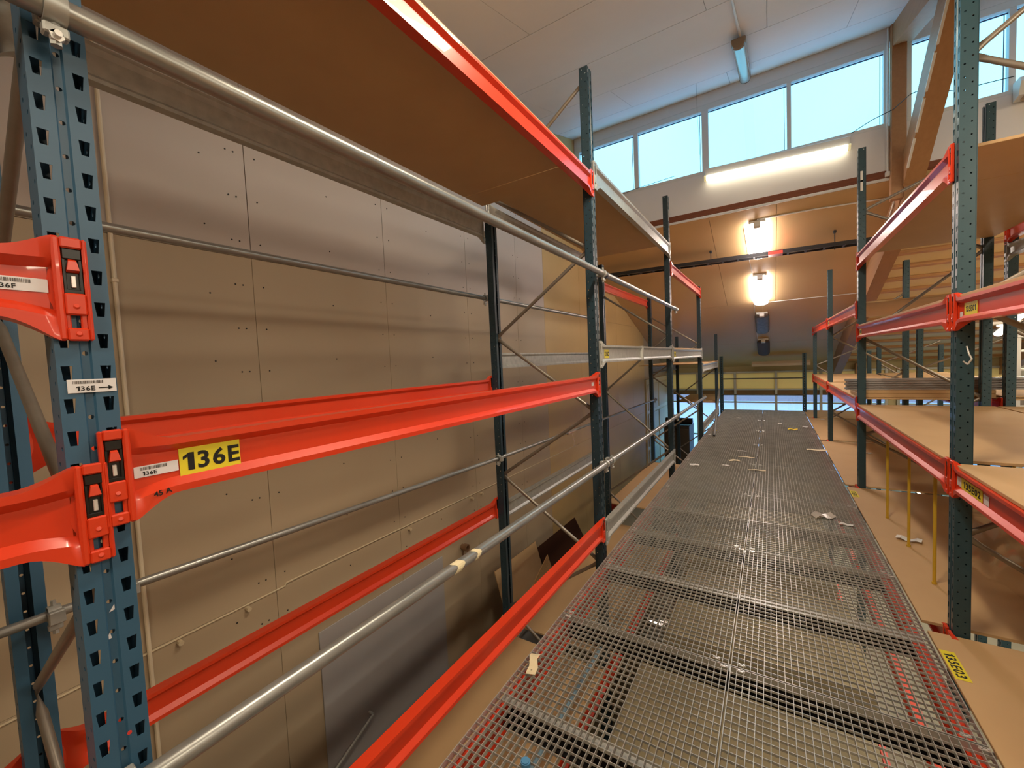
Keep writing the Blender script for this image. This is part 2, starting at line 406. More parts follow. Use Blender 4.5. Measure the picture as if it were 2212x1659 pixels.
# screws on the wall boards, small pipe, joint strip
sb = MB()
for j in (1.56, 2.79, 4.07, 5.26, .81):
    for s_ in (-.07, .07) if j != .81 else (.28,):
        z = -.2
        while z < 4.2:
            sb.tube((XW+.011, j+s_*1.0+(.35 if j == .81 else 0), z), (XW+.0145, j+s_+(.35 if j == .81 else 0), z), .006, 6); z += .31
for j in (1.18+.1, 2.2, 3.4, 4.7):
    z = -.1
    while z < 4.2:
        sb.tube((XW+.011, j, z), (XW+.0145, j, z), .006, 6); z += .46
o = ob('screw_heads', sb.mesh('screw_heads', DARKSTEEL), wl_); o['kind'] = 'stuff'
pp = MB().tube((XW+.035, .80, FL), (XW+.035, .80, 3.6), .011, 10)
for z in (3.35, 2.2, 1.0, -.3, -1.4): pp.bbox(XW+.012, XW+.05, .785, .815, z, z+.02)
tag(ob('conduit', pp.mesh('conduit', mat('cream_conduit', (220, 206, 180), .4), True)), 'thin cream conduit running up the left wall beside the nearest post', 'pipe')
gp = MB().bbox(XW+.014, XW+.024, 1.86, 3.37, FL+.05, -.52, .003)
tag(ob('wall_sheet', gp.mesh('wall_sheet', GREYB)), 'large pale grey sheet fixed low on the left wall', 'panel')
hr = MB().path([(XW+.03, 1.75, -1.75), (XW+.09, 1.75, -1.75), (XW+.09, 2.28, -1.52), (XW+.03, 2.28, -1.52)], .012, 8)
tag(ob('slanted_bar', hr.mesh('slanted_bar', GALV, True)), 'slanted thin metal bar across the grey sheet on the left wall', 'bar')
kn = MB().tube((XW+.01, 3.73, -.56), (XW+.06, 3.73, -.56), .035, 14).tube((XW+.05, 3.73, -.56), (XW+.10, 3.73, -.56), .045, 14, hollow=.03).path([(XW+.03, 3.73, -.59), (XW+.03, 3.71, -.72)], .01)
tag(ob('pipe_stub', kn.mesh('pipe_stub', mat('stub', (128, 96, 70), .5), True)), 'short open pipe stub sticking out of the left wall', 'pipe')
# thin white line of cable at z=0 on the wall with clips
cb = MB().path([(XW+.018, -.5, -.02), (XW+.018, 1.62, .0), (XW+.018, 1.63, .02), (XW+.018, 7.2, .0)], .006, 6)
for y in (1.35, 2.9, 3.95, 4.15, .95): cb.tube((XW+.012, y, -.03), (XW+.05, y, -.03), .016, 8)
tag(ob('wall_cable', cb.mesh('wall_cable', mat('cable_white', (206, 190, 160), .5))), 'thin pale cable clipped level along the left wall', 'cable')

# sheets leaning on the left wall behind the rack
def leaning(label, pts, m, th=.012):
    a, b, c, d_ = [Vector(p) for p in pts]
    n = (b-a).cross(d_-a).normalized()*th
    mb = MB().add([a, b, c, d_, a+n, b+n, c+n, d_+n], [(0, 1, 2, 3), (4, 7, 6, 5), (0, 4, 5, 1), (1, 5, 6, 2), (2, 6, 7, 3), (3, 7, 4, 0)])
    return tag(ob('leaning_sheet', mb.mesh('leaning_sheet', m)), label, 'board')
leaning('dark brown sheet leaning on the left wall, farthest of the leaning sheets', [(XW+.03, 5.5, -1.32), (XW+.03, 7.0, -1.34), (-2.72, 7.15, FL), (-2.72, 5.65, FL)], DBROWN)
leaning('tall tan hardboard sheet leaning on the left wall behind the second rear post', [(-2.95, 4.05, -.97), (-2.95, 5.1, -1.0), (-2.60, 5.15, FL), (-2.60, 4.12, FL)], BOARD)
leaning('small tan board with a raised corner leaning in front of the white sheet', [(-2.62, 4.2, -1.35), (-2.62, 4.85, -1.02), (-2.45, 5.1, -2.1), (-2.45, 4.45, -2.35)], CHIP)
leaning('white sheet leaning below the lowest orange beam', [(-2.50, 3.75, -1.55), (-2.50, 4.75, -1.35), (-2.3, 4.9, FL), (-2.3, 3.7, FL)], GREYB)
leaning('short tan offcut leaning at the foot of the second rear post', [(-2.55, 3.2, -1.42), (-2.55, 3.62, -1.16), (-2.4, 3.75, FL), (-2.4, 3.2, FL)], BOARD)
fb_ = MB()
random.seed(3)
rows = []
for i in range(9):
    rows.append([(-2.2+.22*j+random.uniform(-.04, .04), 4.9+.15*i+random.uniform(-.03, .03), -1.5-.1*abs(j-3)+random.uniform(-.12, .12)) for j in range(6)])
vs_ = [p for r in rows for p in r]
fb_.add(vs_, [(i*6+j, i*6+j+1, (i+1)*6+j+1, (i+1)*6+j) for i in range(8) for j in range(5)])
tag(ob('plastic_film', fb_.mesh('plastic_film', FILM)), 'crumpled heap of clear plastic film below the walkway by the second left post', 'plastic')

# ------------------------------------------------------------------ upright posts
def strip_cell(mb, O, U, Z, N, w_, h_, hole, t=.002):
    """a plate cell w_ x h_ with one hole (list of (u,v)), two skins and the rim of the hole"""
    n = len(hole)
    cu = sum(h[0] for h in hole)/n; cv = sum(h[1] for h in hole)/n
    outer = []
    for (a, b) in hole:
        du, dv = a-cu, b-cv
        if n == 4: outer.append((0 if du < 0 else w_, 0 if dv < 0 else h_))
        else:
            i = len(outer)
            outer.append([(w_, h_/2), (w_, h_), (w_/2, h_), (0, h_), (0, h_/2), (0, 0), (w_/2, 0), (w_, 0)][i])
    P = lambda q, s: tuple(O[i]+U[i]*q[0]+Z[i]*q[1]-N[i]*s for i in range(3))
    vs = [P(q, 0) for q in outer]+[P(q, 0) for q in hole]+[P(q, t) for q in outer]+[P(q, t) for q in hole]
    fs = []
    for i in range(n):
        j = (i+1) % n
        fs += [(i, j, n+j, n+i), (2*n+j, 2*n+i, 3*n+i, 3*n+j), (n+i, n+j, 3*n+j, 3*n+i)]
    mb.add(vs, fs)
def octo(cu, cv, r): return [(cu+r*math.cos(2*math.pi*i/8), cv+r*math.sin(2*math.pi*i/8)) for i in range(8)]
def quad(cu, cv, r): return [(cu-r, cv-r), (cu+r, cv-r), (cu+r, cv+r), (cu-r, cv+r)]
POST = {}
def post_mesh(H, m, fine=True):
    key = (round(H, 2), m.name, fine)
    if key in POST: return POST[key]
    mb = MB(); p = .067; n = int(round(H/p)); W = .044
    hole = octo if fine else quad
    for k in range(n):
        z = k*p
        for s_ in (0, 1):
            u0 = -W if s_ == 0 else .009
            cu = .0145 if s_ == 0 else .0195
            slot = [(cu-.0058, .019), (cu+.0058, .019), (cu+.0086, .049), (cu-.0086, .049)]
            strip_cell(mb, (0, u0, z), (0, 1, 0), (0, 0, 1), (1, 0, 0), .035, p, slot)
        strip_cell(mb, (-.005, -.006, z), (0, 1, 0), (0, 0, 1), (1, 0, 0), .012, p, hole(.006, .008, .0048))
        for sg in (-1, 1):
            strip_cell(mb, (-.034, sg*W, z), (1, 0, 0), (0, 0, 1), (0, sg, 0), .034, p, hole(.016, .014, .0048))
            strip_cell(mb, (-.068, sg*W, z), (1, 0, 0), (0, 0, 1), (0, sg, 0), .034, p, hole(.020, .047, .0048))
    for a, b in ((-.009, -.006), (.006, .009)):
        x0, x1 = (0, -.005) if a < 0 else (-.005, 0)
        mb.add([(x0, a, 0), (x1, b, 0), (x1, b, n*p), (x0, a, n*p)], [(0, 1, 2, 3)])
    for sg in (-1, 1):
        mb.box(-.070, -.066, min(sg*W, sg*.013), max(sg*W, sg*.013), 0, n*p)
    me = mb.mesh('post', m); POST[key] = me
    return me
BR = {}
def brace_mesh(a, b):
    k = (tuple(round(v, 3) for v in a+b))
    if k in BR: return BR[k]
    a = Vector(a); b = Vector(b); d = (b-a); L = d.length; d.normalize()
    u = Vector((0, 1, 0)); v = d.cross(u)
    rings = []
    for t, ru, rv in ((0, .003, .02), (.03, .003, .02), (.09, .015, .015), (L-.09, .015, .015), (L-.03, .003, .02), (L, .003, .02)):
        c = a+d*t; rings.append([c+u*(ru*math.cos(2*math.pi*i/12))+v*(rv*math.sin(2*math.pi*i/12)) for i in range(12)])
    me = MB().loft(rings).mesh('brace', BRACE, True); BR[k] = me
    return me
foot_me = MB().bbox(-.1, .03, -.08, .08, 0, .008).bbox(-.085, .015, -.06, -.053, .008, .09).bbox(-.085, .015, .053, .06, .008, .09).mesh('foot_plate', DBLUE)
def frame(loc, ztop_f, ztop_r, depth, sgn, label, group, nodes, m=DBLUE, fine=True, mr=None, zb=FL):
    """upright frame: front post face at loc looking sgn*X, rear post depth behind it"""
    if m is DBLUE and sgn > 0: m = mr = SHADEBLUE
    t = thing('upright_frame', (loc[0], loc[1], zb), label, 'rack frame', group)
    rz = 0 if sgn > 0 else math.pi
    ob('post', post_mesh(ztop_f-zb, m, fine), t, (0, 0, .004), rz)
    ob('post', post_mesh(ztop_r-zb, mr or DBLUE, fine), t, (-sgn*depth, 0, .004), math.pi-rz)
    ob('foot_plate', foot_me, t, (0, 0, 0), rz); ob('foot_plate', foot_me, t, (-sgn*depth, 0, 0), math.pi-rz)
    xi = (-sgn*.045, -sgn*(depth-.045))
    for (s1, z1), (s2, z2) in zip(nodes[:-1], nodes[1:]):
        ob('brace', brace_mesh((xi[s1], 0, z1-zb), (xi[s2], 0, z2-zb)), t)
    return t
# 0 = front post, 1 = rear post
Z1 = [(0, 3.88), (1, 3.2), (0, 2.55), (1, 1.88), (0, 1.2), (1, .55), (0, -.1), (1, -.78), (0, -1.45), (1, -2.1)]
Z2 = [(1, 2.62), (0, 1.94), (1, 1.12), (0, .26), (1, -.5), (0, -1.3), (1, -2.1)]
Z3 = [(1, 2.5), (0, 1.85), (1, 1.2), (0, .5), (1, -.2), (0, -.9), (1, -1.6)]
Z4 = [(1, 1.7), (0, 1.25), (1, .5), (0, -.25), (1, -1.0), (0, -1.8)]
DL = XL-XLR; DR = XRR-XR
FG = 'upright frames of the pallet racks'
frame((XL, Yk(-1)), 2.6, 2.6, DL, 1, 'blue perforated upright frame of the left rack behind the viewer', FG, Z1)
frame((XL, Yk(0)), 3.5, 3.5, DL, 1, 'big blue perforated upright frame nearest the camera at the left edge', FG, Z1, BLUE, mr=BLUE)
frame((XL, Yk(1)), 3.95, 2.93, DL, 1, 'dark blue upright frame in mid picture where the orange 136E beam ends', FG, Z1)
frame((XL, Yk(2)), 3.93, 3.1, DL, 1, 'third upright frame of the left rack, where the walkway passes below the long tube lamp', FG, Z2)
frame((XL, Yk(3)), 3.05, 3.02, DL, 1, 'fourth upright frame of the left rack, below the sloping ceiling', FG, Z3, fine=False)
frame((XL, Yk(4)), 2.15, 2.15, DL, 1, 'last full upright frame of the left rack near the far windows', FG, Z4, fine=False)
ZR1 = [(1, 3.9), (0, 3.17), (1, 2.5), (0, 1.85), (1, 1.2), (0, .55), (1, -.1), (0, -.8), (1, -1.5)]
ZR2 = [(1, 3.62), (0, 3.2), (1, 2.6), (0, 1.75), (1, 1.05), (0, .6), (1, 0), (0, -.7), (1, -1.5)]
frame((XR, Yk(0)), 3.5, 3.5, DR, -1, 'upright frame of the right rack beside the viewer', FG, ZR1)
frame((XR, Yk(1)), 4.3, 4.3, DR, -1, 'tall dark upright frame of the right rack nearest the right edge', FG, ZR1)
frame((XR, Yk(2)), 3.92, 4.02, DR, -1, 'second upright frame of the right rack, rising in front of the wooden column', FG, ZR2)
frame((XR, Yk(3)), 3.05, 3.05, DR, -1, 'third upright frame of the right rack, below the sloping ceiling', FG, Z3, fine=False)
frame((XR, Yk(4)), 2.15, 1.58, DR, -1, 'fourth upright frame of the right rack, far down the walkway', FG, Z4, fine=False)
for k, l in ((1, 'upright frame of the back-to-back right rack behind the tall near frame'), (2, 'upright frame of the back-to-back right rack, second row away'), (3, 'upright frame of the back-to-back right rack under the battened roof'), (4, 'farthest upright frame of the back-to-back right rack')):
    frame((XR2, Yk(k)), {1: 3.0, 2: 2.72, 3: 1.86, 4: 1.6}[k], {1: 3.0, 2: 2.72, 3: 1.86, 4: 1.6}[k], DR, -1, l, FG, ZR2 if k < 3 else Z4, fine=False)
# paint scars and stickers on posts
fr = [o for o in col.objects if o.name.startswith('upright_frame')]
near = fr[1]; p2 = fr[3]; q2 = fr[8]
st = ob('sticker', MB().bbox(0, .0012, -.038, .036, 0, .028, .0005).mesh('sticker', WHITE), near, (.0015, .006, 1.617-FL)); st['label'] = 'white barcode sticker reading 136E with an arrow'
def barcode(par, loc, w_=.05, h_=.006, seed=1):
    mb = MB(); rr = random.Random(seed); x = 0
    while x < w_:
        q_ = rr.choice([.0006, .0012, .0018]); mb.box(0, .0003, x, x+q_, 0, h_); x += q_+rr.choice([.0006, .001, .0014])
    return ob('barcode', mb.mesh('barcode', mat('grey_print', (96, 92, 92), .6)), par, loc)
barcode(st, (.0014, -.030, .019), .044)
put_text('136E', .0135, st, (.0016, -.012, .009), .0003)
ar = MB().box(0, .0004, .008, .026, .0080, .0102).prism([(.023, .0045), (.031, .0091), (.023, .0137)], 'X', 0, .0004)
ob('arrow', ar.mesh('arrow', TEXT), st, (.0014, 0, 0))
for f_, z_, y_, s_ in ((p2, 3.55, -.03, 1), (p2, 3.3, .0, 1), (p2, 2.45, .03, 1)):
    ob('paint_scar', MB().bbox(0, .001, -.012, .012, 0, .16, .0004).mesh('paint_scar', GALV), f_, (.0015, y_, z_-FL))
for z_ in (3.52, 3.42):
    ob('paint_scar', MB().bbox(-.012, .012, 0, .001, 0, .12, .0004).mesh('paint_scar', PAPERW), q2, (.03, -.053, z_-FL))
rs = ob('red_dot', MB().tube((0, 0, 0), (.0015, 0, 0), .004, 12).mesh('red_dot', mat('red_dot', (210, 60, 50), .5)), near, (.001, .01, .86-FL))
for z_, y_ in ((1.14, -.002), (1.08, -.014)):
    ob('tape_scrap', MB().prism([(0, 0), (.012, .003), (.010, .016)], 'X', 0, .0008).mesh('tape_scrap', WHITE), near, (-.0045, y_, z_-FL))
for o in [c for c in q2.children if c.name.startswith('post')][:1]:
    o['label'] = 'front post with flaked white paint near its top'

# ------------------------------------------------------------------ beams
def section(h, x0=-.03, x1=.02, s=1.0, dz=0):
    w1 = x1-.02; w0 = x0+.018
    return [(x0, dz), (x1, dz), (x1, dz-.016), (w1, dz-.034), (w1, dz-h+.034), (x1, dz-h+.016), (x1, dz-h), (x0, dz-h), (x0, dz-h+.016), (w0, dz-h+.034), (w0, dz-.034), (x0, dz-.016)]
BM = {}
def beam_parts(m, h, L, detail):
    key = (m.name, h, L, detail)
    if key in BM: return BM[key]
    A = section(h)
    top = .034; hp = h+.078
    body = MB()
    plate = [(.002, top), (.016, top), (.013, top-.045), (0, top-.062), (0, top-hp+.062), (.013, top-hp+.045), (.016, top-hp), (.002, top-hp), (.002, top-hp+.05), (.002, top-hp+.09), (.002, top-.09), (.002, top-.05)]
    def ring(t, y):   # t=0 plate, 1 beam
        e = t*t*(3-2*t)
        return [(a[0]*(1-e)+b[0]*e, y, a[1]*(1-e)+b[1]*e) for a, b in zip(plate, A)]
    fl = [.05+.085*(i/7)**1.15 for i in range(8)]
    rings = [ring((i/7)**.8, fl[i]) for i in range(8)]+[ring((i/7)**.8, L-fl[i]) for i in range(7, -1, -1)]
    body.loft(rings)
    bme = body.mesh('rail', m, True)
    pl = MB()
    # connector plate around the lock window
    yz = (.003, .047)
    z1_, z0_ = top, top-hp
    zw1, zw0 = top-.022, top-.112
    pl.bbox(.002, .018, .002, .010, z0_, z1_, .004); pl.bbox(.002, .018, .040, .053, z0_, z1_, .004)
    pl.bbox(.002, .018, .009, .041, zw1, z1_, .003)
    pl.bbox(.002, .018, .009, .041, z0_+.052, zw0, .003)
    pl.bbox(.002, .018, .009, .041, z0_, z0_+.026, .003)
    pl.bbox(.002, .012, .009, .019, z0_+.024, z0_+.054, .002); pl.bbox(.002, .012, .033, .041, z0_+.024, z0_+.054, .002)
    pl.tube((.016, .025, z0_+.07), (.0195, .025, z0_+.071), .007, 10, r2=.004); pl.tube((.016, .025, z0_+.014), (.0195, .025, z0_+.015), .007, 10, r2=.004)
    cme = pl.mesh('end_connector', m, True)
    lk = MB(); lk.bbox(.003, .008, .0105, .0395, zw0, zw1, .001); lk.bbox(.008, .0125, .0105, .016, zw0, zw1, .001); lk.bbox(.008, .0125, .034, .0395, zw0, zw1, .001); lk.bbox(.008, .015, .0105, .0395, zw1-.022, zw1, .002); lk.bbox(.008, .013, .0105, .0395, zw0, zw0+.008, .001)
    lme = lk.mesh('lock_plate', BLACK)
    tg = MB().loft([[(.008, .025-w_, z), (.008+d_, .025-w_, z), (.008+d_, .025+w_, z), (.008, .025+w_, z)] for w_, d_, z in ((.005, .003, zw1-.02), (.006, .010, zw1-.026), (.009, .012, zw1-.044), (.009, .004, zw1-.048))])
    tme = tg.mesh('lock_tongue', m, True)
    pn = MB().bbox(.008, .013, .021, .028, zw0+.012, zw0+.036, .001).mesh('lock_pin', STEEL)
    BM[key] = (bme, cme, lme, tme, pn)
    return BM[key]
def beam(x, y, z, label, m=ORANGE, h=.13, L=PITCH, out=1, detail=2, group=None, name='shelf_beam'):
    """out=+1: face looks +X and the beam starts at y; out=-1: face looks -X"""
    t = thing(name, (x, y if out > 0 else y+L, z), label, 'shelf beam', group, 0 if out > 0 else math.pi)
    bme, cme, lme, tme, pn = beam_parts(m, h, L, detail)
    ob('rail', bme, t)
    for e in (0, 1):
        c = ob('end_connector', cme, t)
        if e: c.location = (0, L, 0); c.scale = (1, -1, 1)
        if detail >= 1:
            ob('lock_plate', lme, c)
            if detail >= 2: ob('lock_tongue', tme, c); ob('lock_pin', pn, c)
    return t
def ylabel(bt, s, y, z=-.066, size=.062, w_=.135, h_=.072, rot=0, x=.0012, tm=None):
    l = ob('label', MB().bbox(0, .001, -w_/2, w_/2, -h_/2, h_/2, .0004).mesh('label', YEL), bt, (x, y, z))
    l['label'] = 'yellow location label reading '+s
    put_text(s, size, l, (.0014, 0, 0), .0016, cond=tm or 1.0)
    return l
def wsticker(bt, s, y, z=-.066, x=.0012, w_=.10, h_=.026, seed=2):
    l = ob('sticker', MB().bbox(0, .001, -w_/2, w_/2, -h_/2, h_/2, .0004).mesh('sticker', WHITE), bt, (x, y, z))
    l['label'] = 'white barcode sticker reading '+s
    barcode(l, (.0012, -w_/2+.012, .003), .048, .007, seed)
    put_text(s, .0125, l, (.0014, -.014, -.005), .0003)
    return l
GB = 'steel shelf beams of the racks'
# left rack front
b = beam(XL, Yk(-1), 1.898, 'orange beam with white 136F sticker, upper one running out at the left edge', group=GB, detail=2)
wsticker(b, '136F', PITCH-.10, -.066, w_=.082)
b = beam(XL, Yk(-1), 1.435, 'orange beam ending on the near blue post just below and left of the 136E beam', group=GB, detail=2)
b = beam(XL, Yk(0), 1.500, 'orange beam carrying the big yellow 136E label on the near left bay', group=GB, detail=2)
ylabel(b, '136E', .208, -.066, .060, .134, .068); wsticker(b, '136E', .098, -.070, w_=.082)
put_text('45 A', .017, b, (.0205, .10, -.123), .0003, name='handwriting', rot=FACE_X@Matrix.Rotation(R(6), 4, 'Z'))
tp = ob('sticker', MB().bbox(0, .001, -.025, .025, -.014, .014, .0004).mesh('sticker', WHITE), b, (.0012, 2.86, -.06)); tp['label'] = 'small white sticker'
beam(XL, Yk(0), .275, 'long orange beam at the walkway edge, lowest of the near left bay', group=GB, detail=1)
beam(XL, Yk(0), 3.12, 'orange beam holding the high brown shelf of the near left bay', group=GB, detail=1)
beam(XL, Yk(1), 3.215, 'galvanised beam under the high shelf of the second left bay', GALV, .15, group=GB, detail=1)
b = beam(XL, Yk(1), 1.755, 'galvanised beam with small yellow 136D label, second left bay at eye level', GALV, .15, group=GB, detail=1)
ylabel(b, '136D', .20, -.075, .052, .12, .072); 
tw = ob('tape_wrap', MB().loft([[(x_, y_, z_) for x_, z_ in ((-.034, .004), (.024, .004), (.024, -.154), (-.034, -.154))] for y_ in (1.30, 1.35)]).mesh('tape_wrap', mat('clear_tape', (200, 200, 196), .2)), b); tw['label'] = 'strip of tape wound round the beam'
beam(XL, Yk(1), .245, 'galvanised beam just above the walkway edge in the second left bay', GALV, .15, group=GB, detail=1)
beam(XL, Yk(2), 2.96, 'orange beam high in the third left bay without a shelf', group=GB, detail=0)
b = beam(XL, Yk(2), 1.735, 'galvanised beam with tiny yellow label, third left bay at eye level', GALV, .15, group=GB, detail=0)
ylabel(b, '136C', .22, -.075, .052, .12, .072)
beam(XL, Yk(3), 1.43, 'galvanised beam under the thin brown shelf of the fourth left bay', GALV, .15, group=GB, detail=0)
beam(XL, Yk(3), .19, 'galvanised beam low beside the walkway in the fourth left bay', GALV, .15, group=GB, detail=0)
# left rack rear
beam(XLR, Yk(0), 2.97, 'dull galvanised rear beam high behind the guard pipe, near left bay', GALV, .15, group=GB, out=-1, detail=0)
beam(XLR, Yk(0), 1.49, 'orange rear beam behind the 136E beam', group=GB, out=-1, detail=1)
beam(XLR, Yk(0), .30, 'orange rear beam low along the left wall, near bay', group=GB, out=-1, detail=1)
beam(XLR, Yk(-1), 1.46, 'orange rear beam at the left edge behind the near blue post, upper', group=GB, out=-1, detail=1)
beam(XLR, Yk(-1), .29, 'orange rear beam at the lower left corner', group=GB, out=-1, detail=1)
beam(XLR, Yk(1), 3.14, 'dull galvanised rear beam below the high shelf of the second left bay', GALV, .15, group=GB, out=-1, detail=0)
beam(XLR, Yk(1), 1.74, 'galvanised rear beam at eye level, second left bay', GALV, .15, group=GB, out=-1, detail=0)
beam(XLR, Yk(1), .25, 'galvanised rear beam low along the left wall, second bay', GALV, .15, group=GB, out=-1, detail=0)
beam(XLR, Yk(2), 2.85, 'orange rear beam high in the third left bay', group=GB, out=-1, detail=0)
beam(XLR, Yk(2), -.74, 'orange rear beam below walkway level in the third left bay', group=GB, out=-1, detail=0)
beam(XLR, Yk(3), 1.40, 'galvanised rear beam under the thin shelf of the fourth left bay', GALV, .15, group=GB, out=-1, detail=0)
# below the walkway
for k, n_ in ((0, 'near'), (1, 'second'), (2, 'third')):
    beam(XL, Yk(k), -1.0 if k < 2 else -.72, 'orange beam below the walkway under the %s left bay, seen through the grating' % n_, group=GB, detail=0)
    beam(XR, Yk(k), -1.0, 'orange beam below the walkway under the %s right bay, seen through the grating' % n_, group=GB, out=-1, detail=0)
    beam(XR, Yk(k), -2.2, 'orange bottom beam near the ground under the %s right bay' % n_, group=GB, out=-1, detail=0)
# right rack front
RB = []
def rbeam(k, z, label, lab=None, detail=1):
    b_ = beam(XR, Yk(k), z, label, group=GB, out=-1, detail=detail)
    if lab: ylabel(b_, lab, .19, -.066, .05, .15, .066, tm=.82); wsticker(b_, lab, .085, -.07, w_=.045)
    return b_
rbeam(1, 2.70, 'orange beam of the highest right shelf, rising to the tall near frame')
rbeam(0, 1.88, 'orange beam with yellow 135E01 label at the right edge')
bb = [o for o in col.objects if o.get('label') == 'orange beam with yellow 135E01 label at the right edge'][0]
ylabel(bb, '135E01', .22, -.066, .042, .16, .066, tm=.9); s_ = ob('sticker', MB().bbox(0, .001, -.02, .02, -.014, .014, .0004).mesh('sticker', WHITE), bb, (.0012, .10, -.09)); s_['label'] = 'small white sticker'
b = rbeam(1, 1.88, 'orange beam at eye level between the first two right frames')
ylabel(b, '135D01', .20, -.066, .042, .12, .066, tm=.7)
b = rbeam(0, .95, 'orange beam at waist height at the right edge with worn labels'); 
ylabel(b, '135E02', .26, -.066, .05, .26, .06, tm=1.3)
s_ = ob('sticker', MB().bbox(0, .001, -.03, .03, -.024, .024, .0004).mesh('sticker', WHITE), b, (.0012, .10, -.066)); s_['label'] = 'white sticker beside the worn label'
s_ = ob('sticker', MB().bbox(0, .001, -.03, .03, -.024, .024, .0004).mesh('sticker', WHITE), b, (.0012, .43, -.068)); s_['label'] = 'white sticker beyond the worn label'
rbeam(1, .95, 'orange beam at waist height in front of the broad empty board, second right bay')
b = rbeam(0, -.045, 'orange beam below the walkway level board, near right bay')
b = rbeam(1, -.045, 'orange beam below the walkway level board, second right bay')
rbeam(2, -.045, 'orange beam at walkway level, third right bay', detail=0)
rbeam(3, -.045, 'orange beam at walkway level, fourth right bay', detail=0)
rbeam(2, 2.15, 'orange beam high in the third right bay below the rafter', '135C01', 0)
rbeam(3, 2.15, 'short looking orange beam high in the fourth right bay', None, 0)
rbeam(2, 1.02, 'orange beam below the stacked grey profiles, third right bay', None, 0)
rbeam(3, 1.02, 'orange beam at waist height in the fourth right bay', None, 0)
beam(XRR, Yk(2), 1.02, 'orange rear beam of the third right bay', group=GB, detail=0)
beam(XR2, Yk(1), 2.78, 'orange beam of the back-to-back right rack, high at the right edge', group=GB, out=-1, detail=0)
beam(XR2, Yk(1), 2.60, 'galvanised beam just below the high orange beam at the right edge', GALV, .12, group=GB, out=-1, detail=0)
beam(XR2, Yk(2), 1.02, 'dark red beam of the back-to-back right rack behind the grey profiles', group=GB, out=-1, detail=0)
# walkway carriers
for x_, k in [(-1.125, k) for k in range(4)]+[(.69, k) for k in range(4)]:
    side = 'left' if x_ < 0 else 'right'
    t = MB().prism(section(.13), 'Y', .02, PITCH-.02).mesh('carrier_beam', ORANGE)
    o = ob('carrier_beam', t, None, (x_, Yk(k), -.032))
    tag(o, 'orange carrier beam below the %s edge of the walkway, %s stretch' % (side, ('nearest', 'second', 'third', 'farthest')[k]), 'beam', 'carrier beams of the walkway')

# ------------------------------------------------------------------ shelf boards
def board(x0, x1, y0, y1, z, label, th=.018, m=None, group='hardboard shelf boards'):
    o = ob('shelf_board', MB().bbox(-(x1-x0)/2, (x1-x0)/2, -(y1-y0)/2, (y1-y0)/2, 0, th, .002).mesh('shelf_board', m or BOARD), None, ((x0+x1)/2, (y0+y1)/2, z+.001))
    return tag(o, label, 'shelf board', group)
e_ = .012
board(XLR-.01, XL+.01, Yk(0)+.06, 2.94+.0, 3.12, 'large brown shelf board overhead at the top left, above the near bay')
board(XLR-.01, XL+.01, 2.95, Yk(1)-.055, 3.12, 'narrow end board of the high shelf beside the second left frame')
board(XLR-.01, XL+.01, Yk(1)+.055, Yk(2)-.055, 3.215, 'brown board on the galvanised beams high in the second left bay')
board(XLR-.0, XL+.01, Yk(2)+.055, Yk(3)-.055, 1.735, 'brown board at eye level in the third left bay')
board(XLR-.25, XL+.01, Yk(3)+.055, Yk(4)-.055, 1.43, 'thin brown board in the fourth left bay near the far windows')
board(XLR+.05, XL-.08, Yk(4)+.06, 14.3, .30, 'tan board low in front of the far windows, left of the walkway end', th=.06)
board(XLR, XL+.01, Yk(0)+.055, Yk(1)-.1, -1.0, 'tan board below walkway level in the near left bay')
board(XLR, XL+.01, Yk(1)+.055, Yk(2)-.055, -1.0, 'tan board below walkway level in the second left bay')
board(XLR, XL+.01, Yk(2)+.055, Yk(3)-.055, -.72, 'tan board below walkway level in the third left bay')
RN = ('near', 'second', 'third', 'fourth')
for k in range(4):
    o = board(.757, XRR, Yk(k)+.055, Yk(k+1)-.055, -.044, 'tan board at walkway level in the %s right bay' % RN[k])
    if k < 2:
        l = ob('label', MB().bbox(-.03, .03, -.12, .12, 0, .001, .0004).mesh('label', YEL), o, (.79-(.757+XRR)/2, Yk(k)+2.66-(Yk(k)+Yk(k+1))/2, .0184)); l['label'] = 'yellow location label reading 135%s03' % 'ED'[k]
        put_text('135%s03' % 'ED'[k], .056, l, (0, 0, .0014), .0012, rot=Matrix(((0, 1, 0), (-1, 0, 0), (0, 0, 1))).to_4x4(), cond=1.1)
board(.757, XRR, Yk(4)+.055, Yk(4)+1.6, -.045, 'tan board at walkway level at the far end of the right rack')
board(XR-.005, XRR, Yk(0)+.055, Yk(1)-.055, .95, 'tan board at waist height at the right edge')
board(XR-.005, XRR+.02, Yk(1)+.055, Yk(2)-.055, .95, 'broad empty tan board at waist height, second right bay')
board(XR2, XR2R, Yk(0)+.055, Yk(1)-.055, .95, 'tan board at waist height in the back-to-back rack, near bay')
board(XRR+.04, XR2R, Yk(1)+.055, Yk(2)-.055, .95, 'tan board at waist height behind the broad empty board')
for k in (2, 3):
    board(XR-.005, XRR, Yk(k)+.055, Yk(k+1)-.055, 1.02, 'tan board at waist height in the %s right bay' % RN[k])
    board(XR2, XR2R, Yk(k)+.055, Yk(k+1)-.055, 1.02, 'tan board at waist height in the back-to-back rack, %s bay' % RN[k])
board(XR-.005, XRR, Yk(0)+.055, Yk(1)-.055, 1.88, 'tan board above the 135E01 beam at the right edge')
board(XR-.005, XRR, Yk(1)+.055, Yk(2)-.055, 1.88, 'tan board at eye level in the second right bay')
board(XR-.005, XRR, Yk(1)+.055, 4.0, 2.70, 'brown board of the highest right shelf, strip beside the tall near frame')
board(XR-.005, XRR, 4.005, Yk(2)-.055, 2.70, 'brown board of the highest right shelf, larger far part')
board(XR2, XR2R, Yk(1)+.055, Yk(2)-.055, 2.78, 'brown board high in the back-to-back right rack')
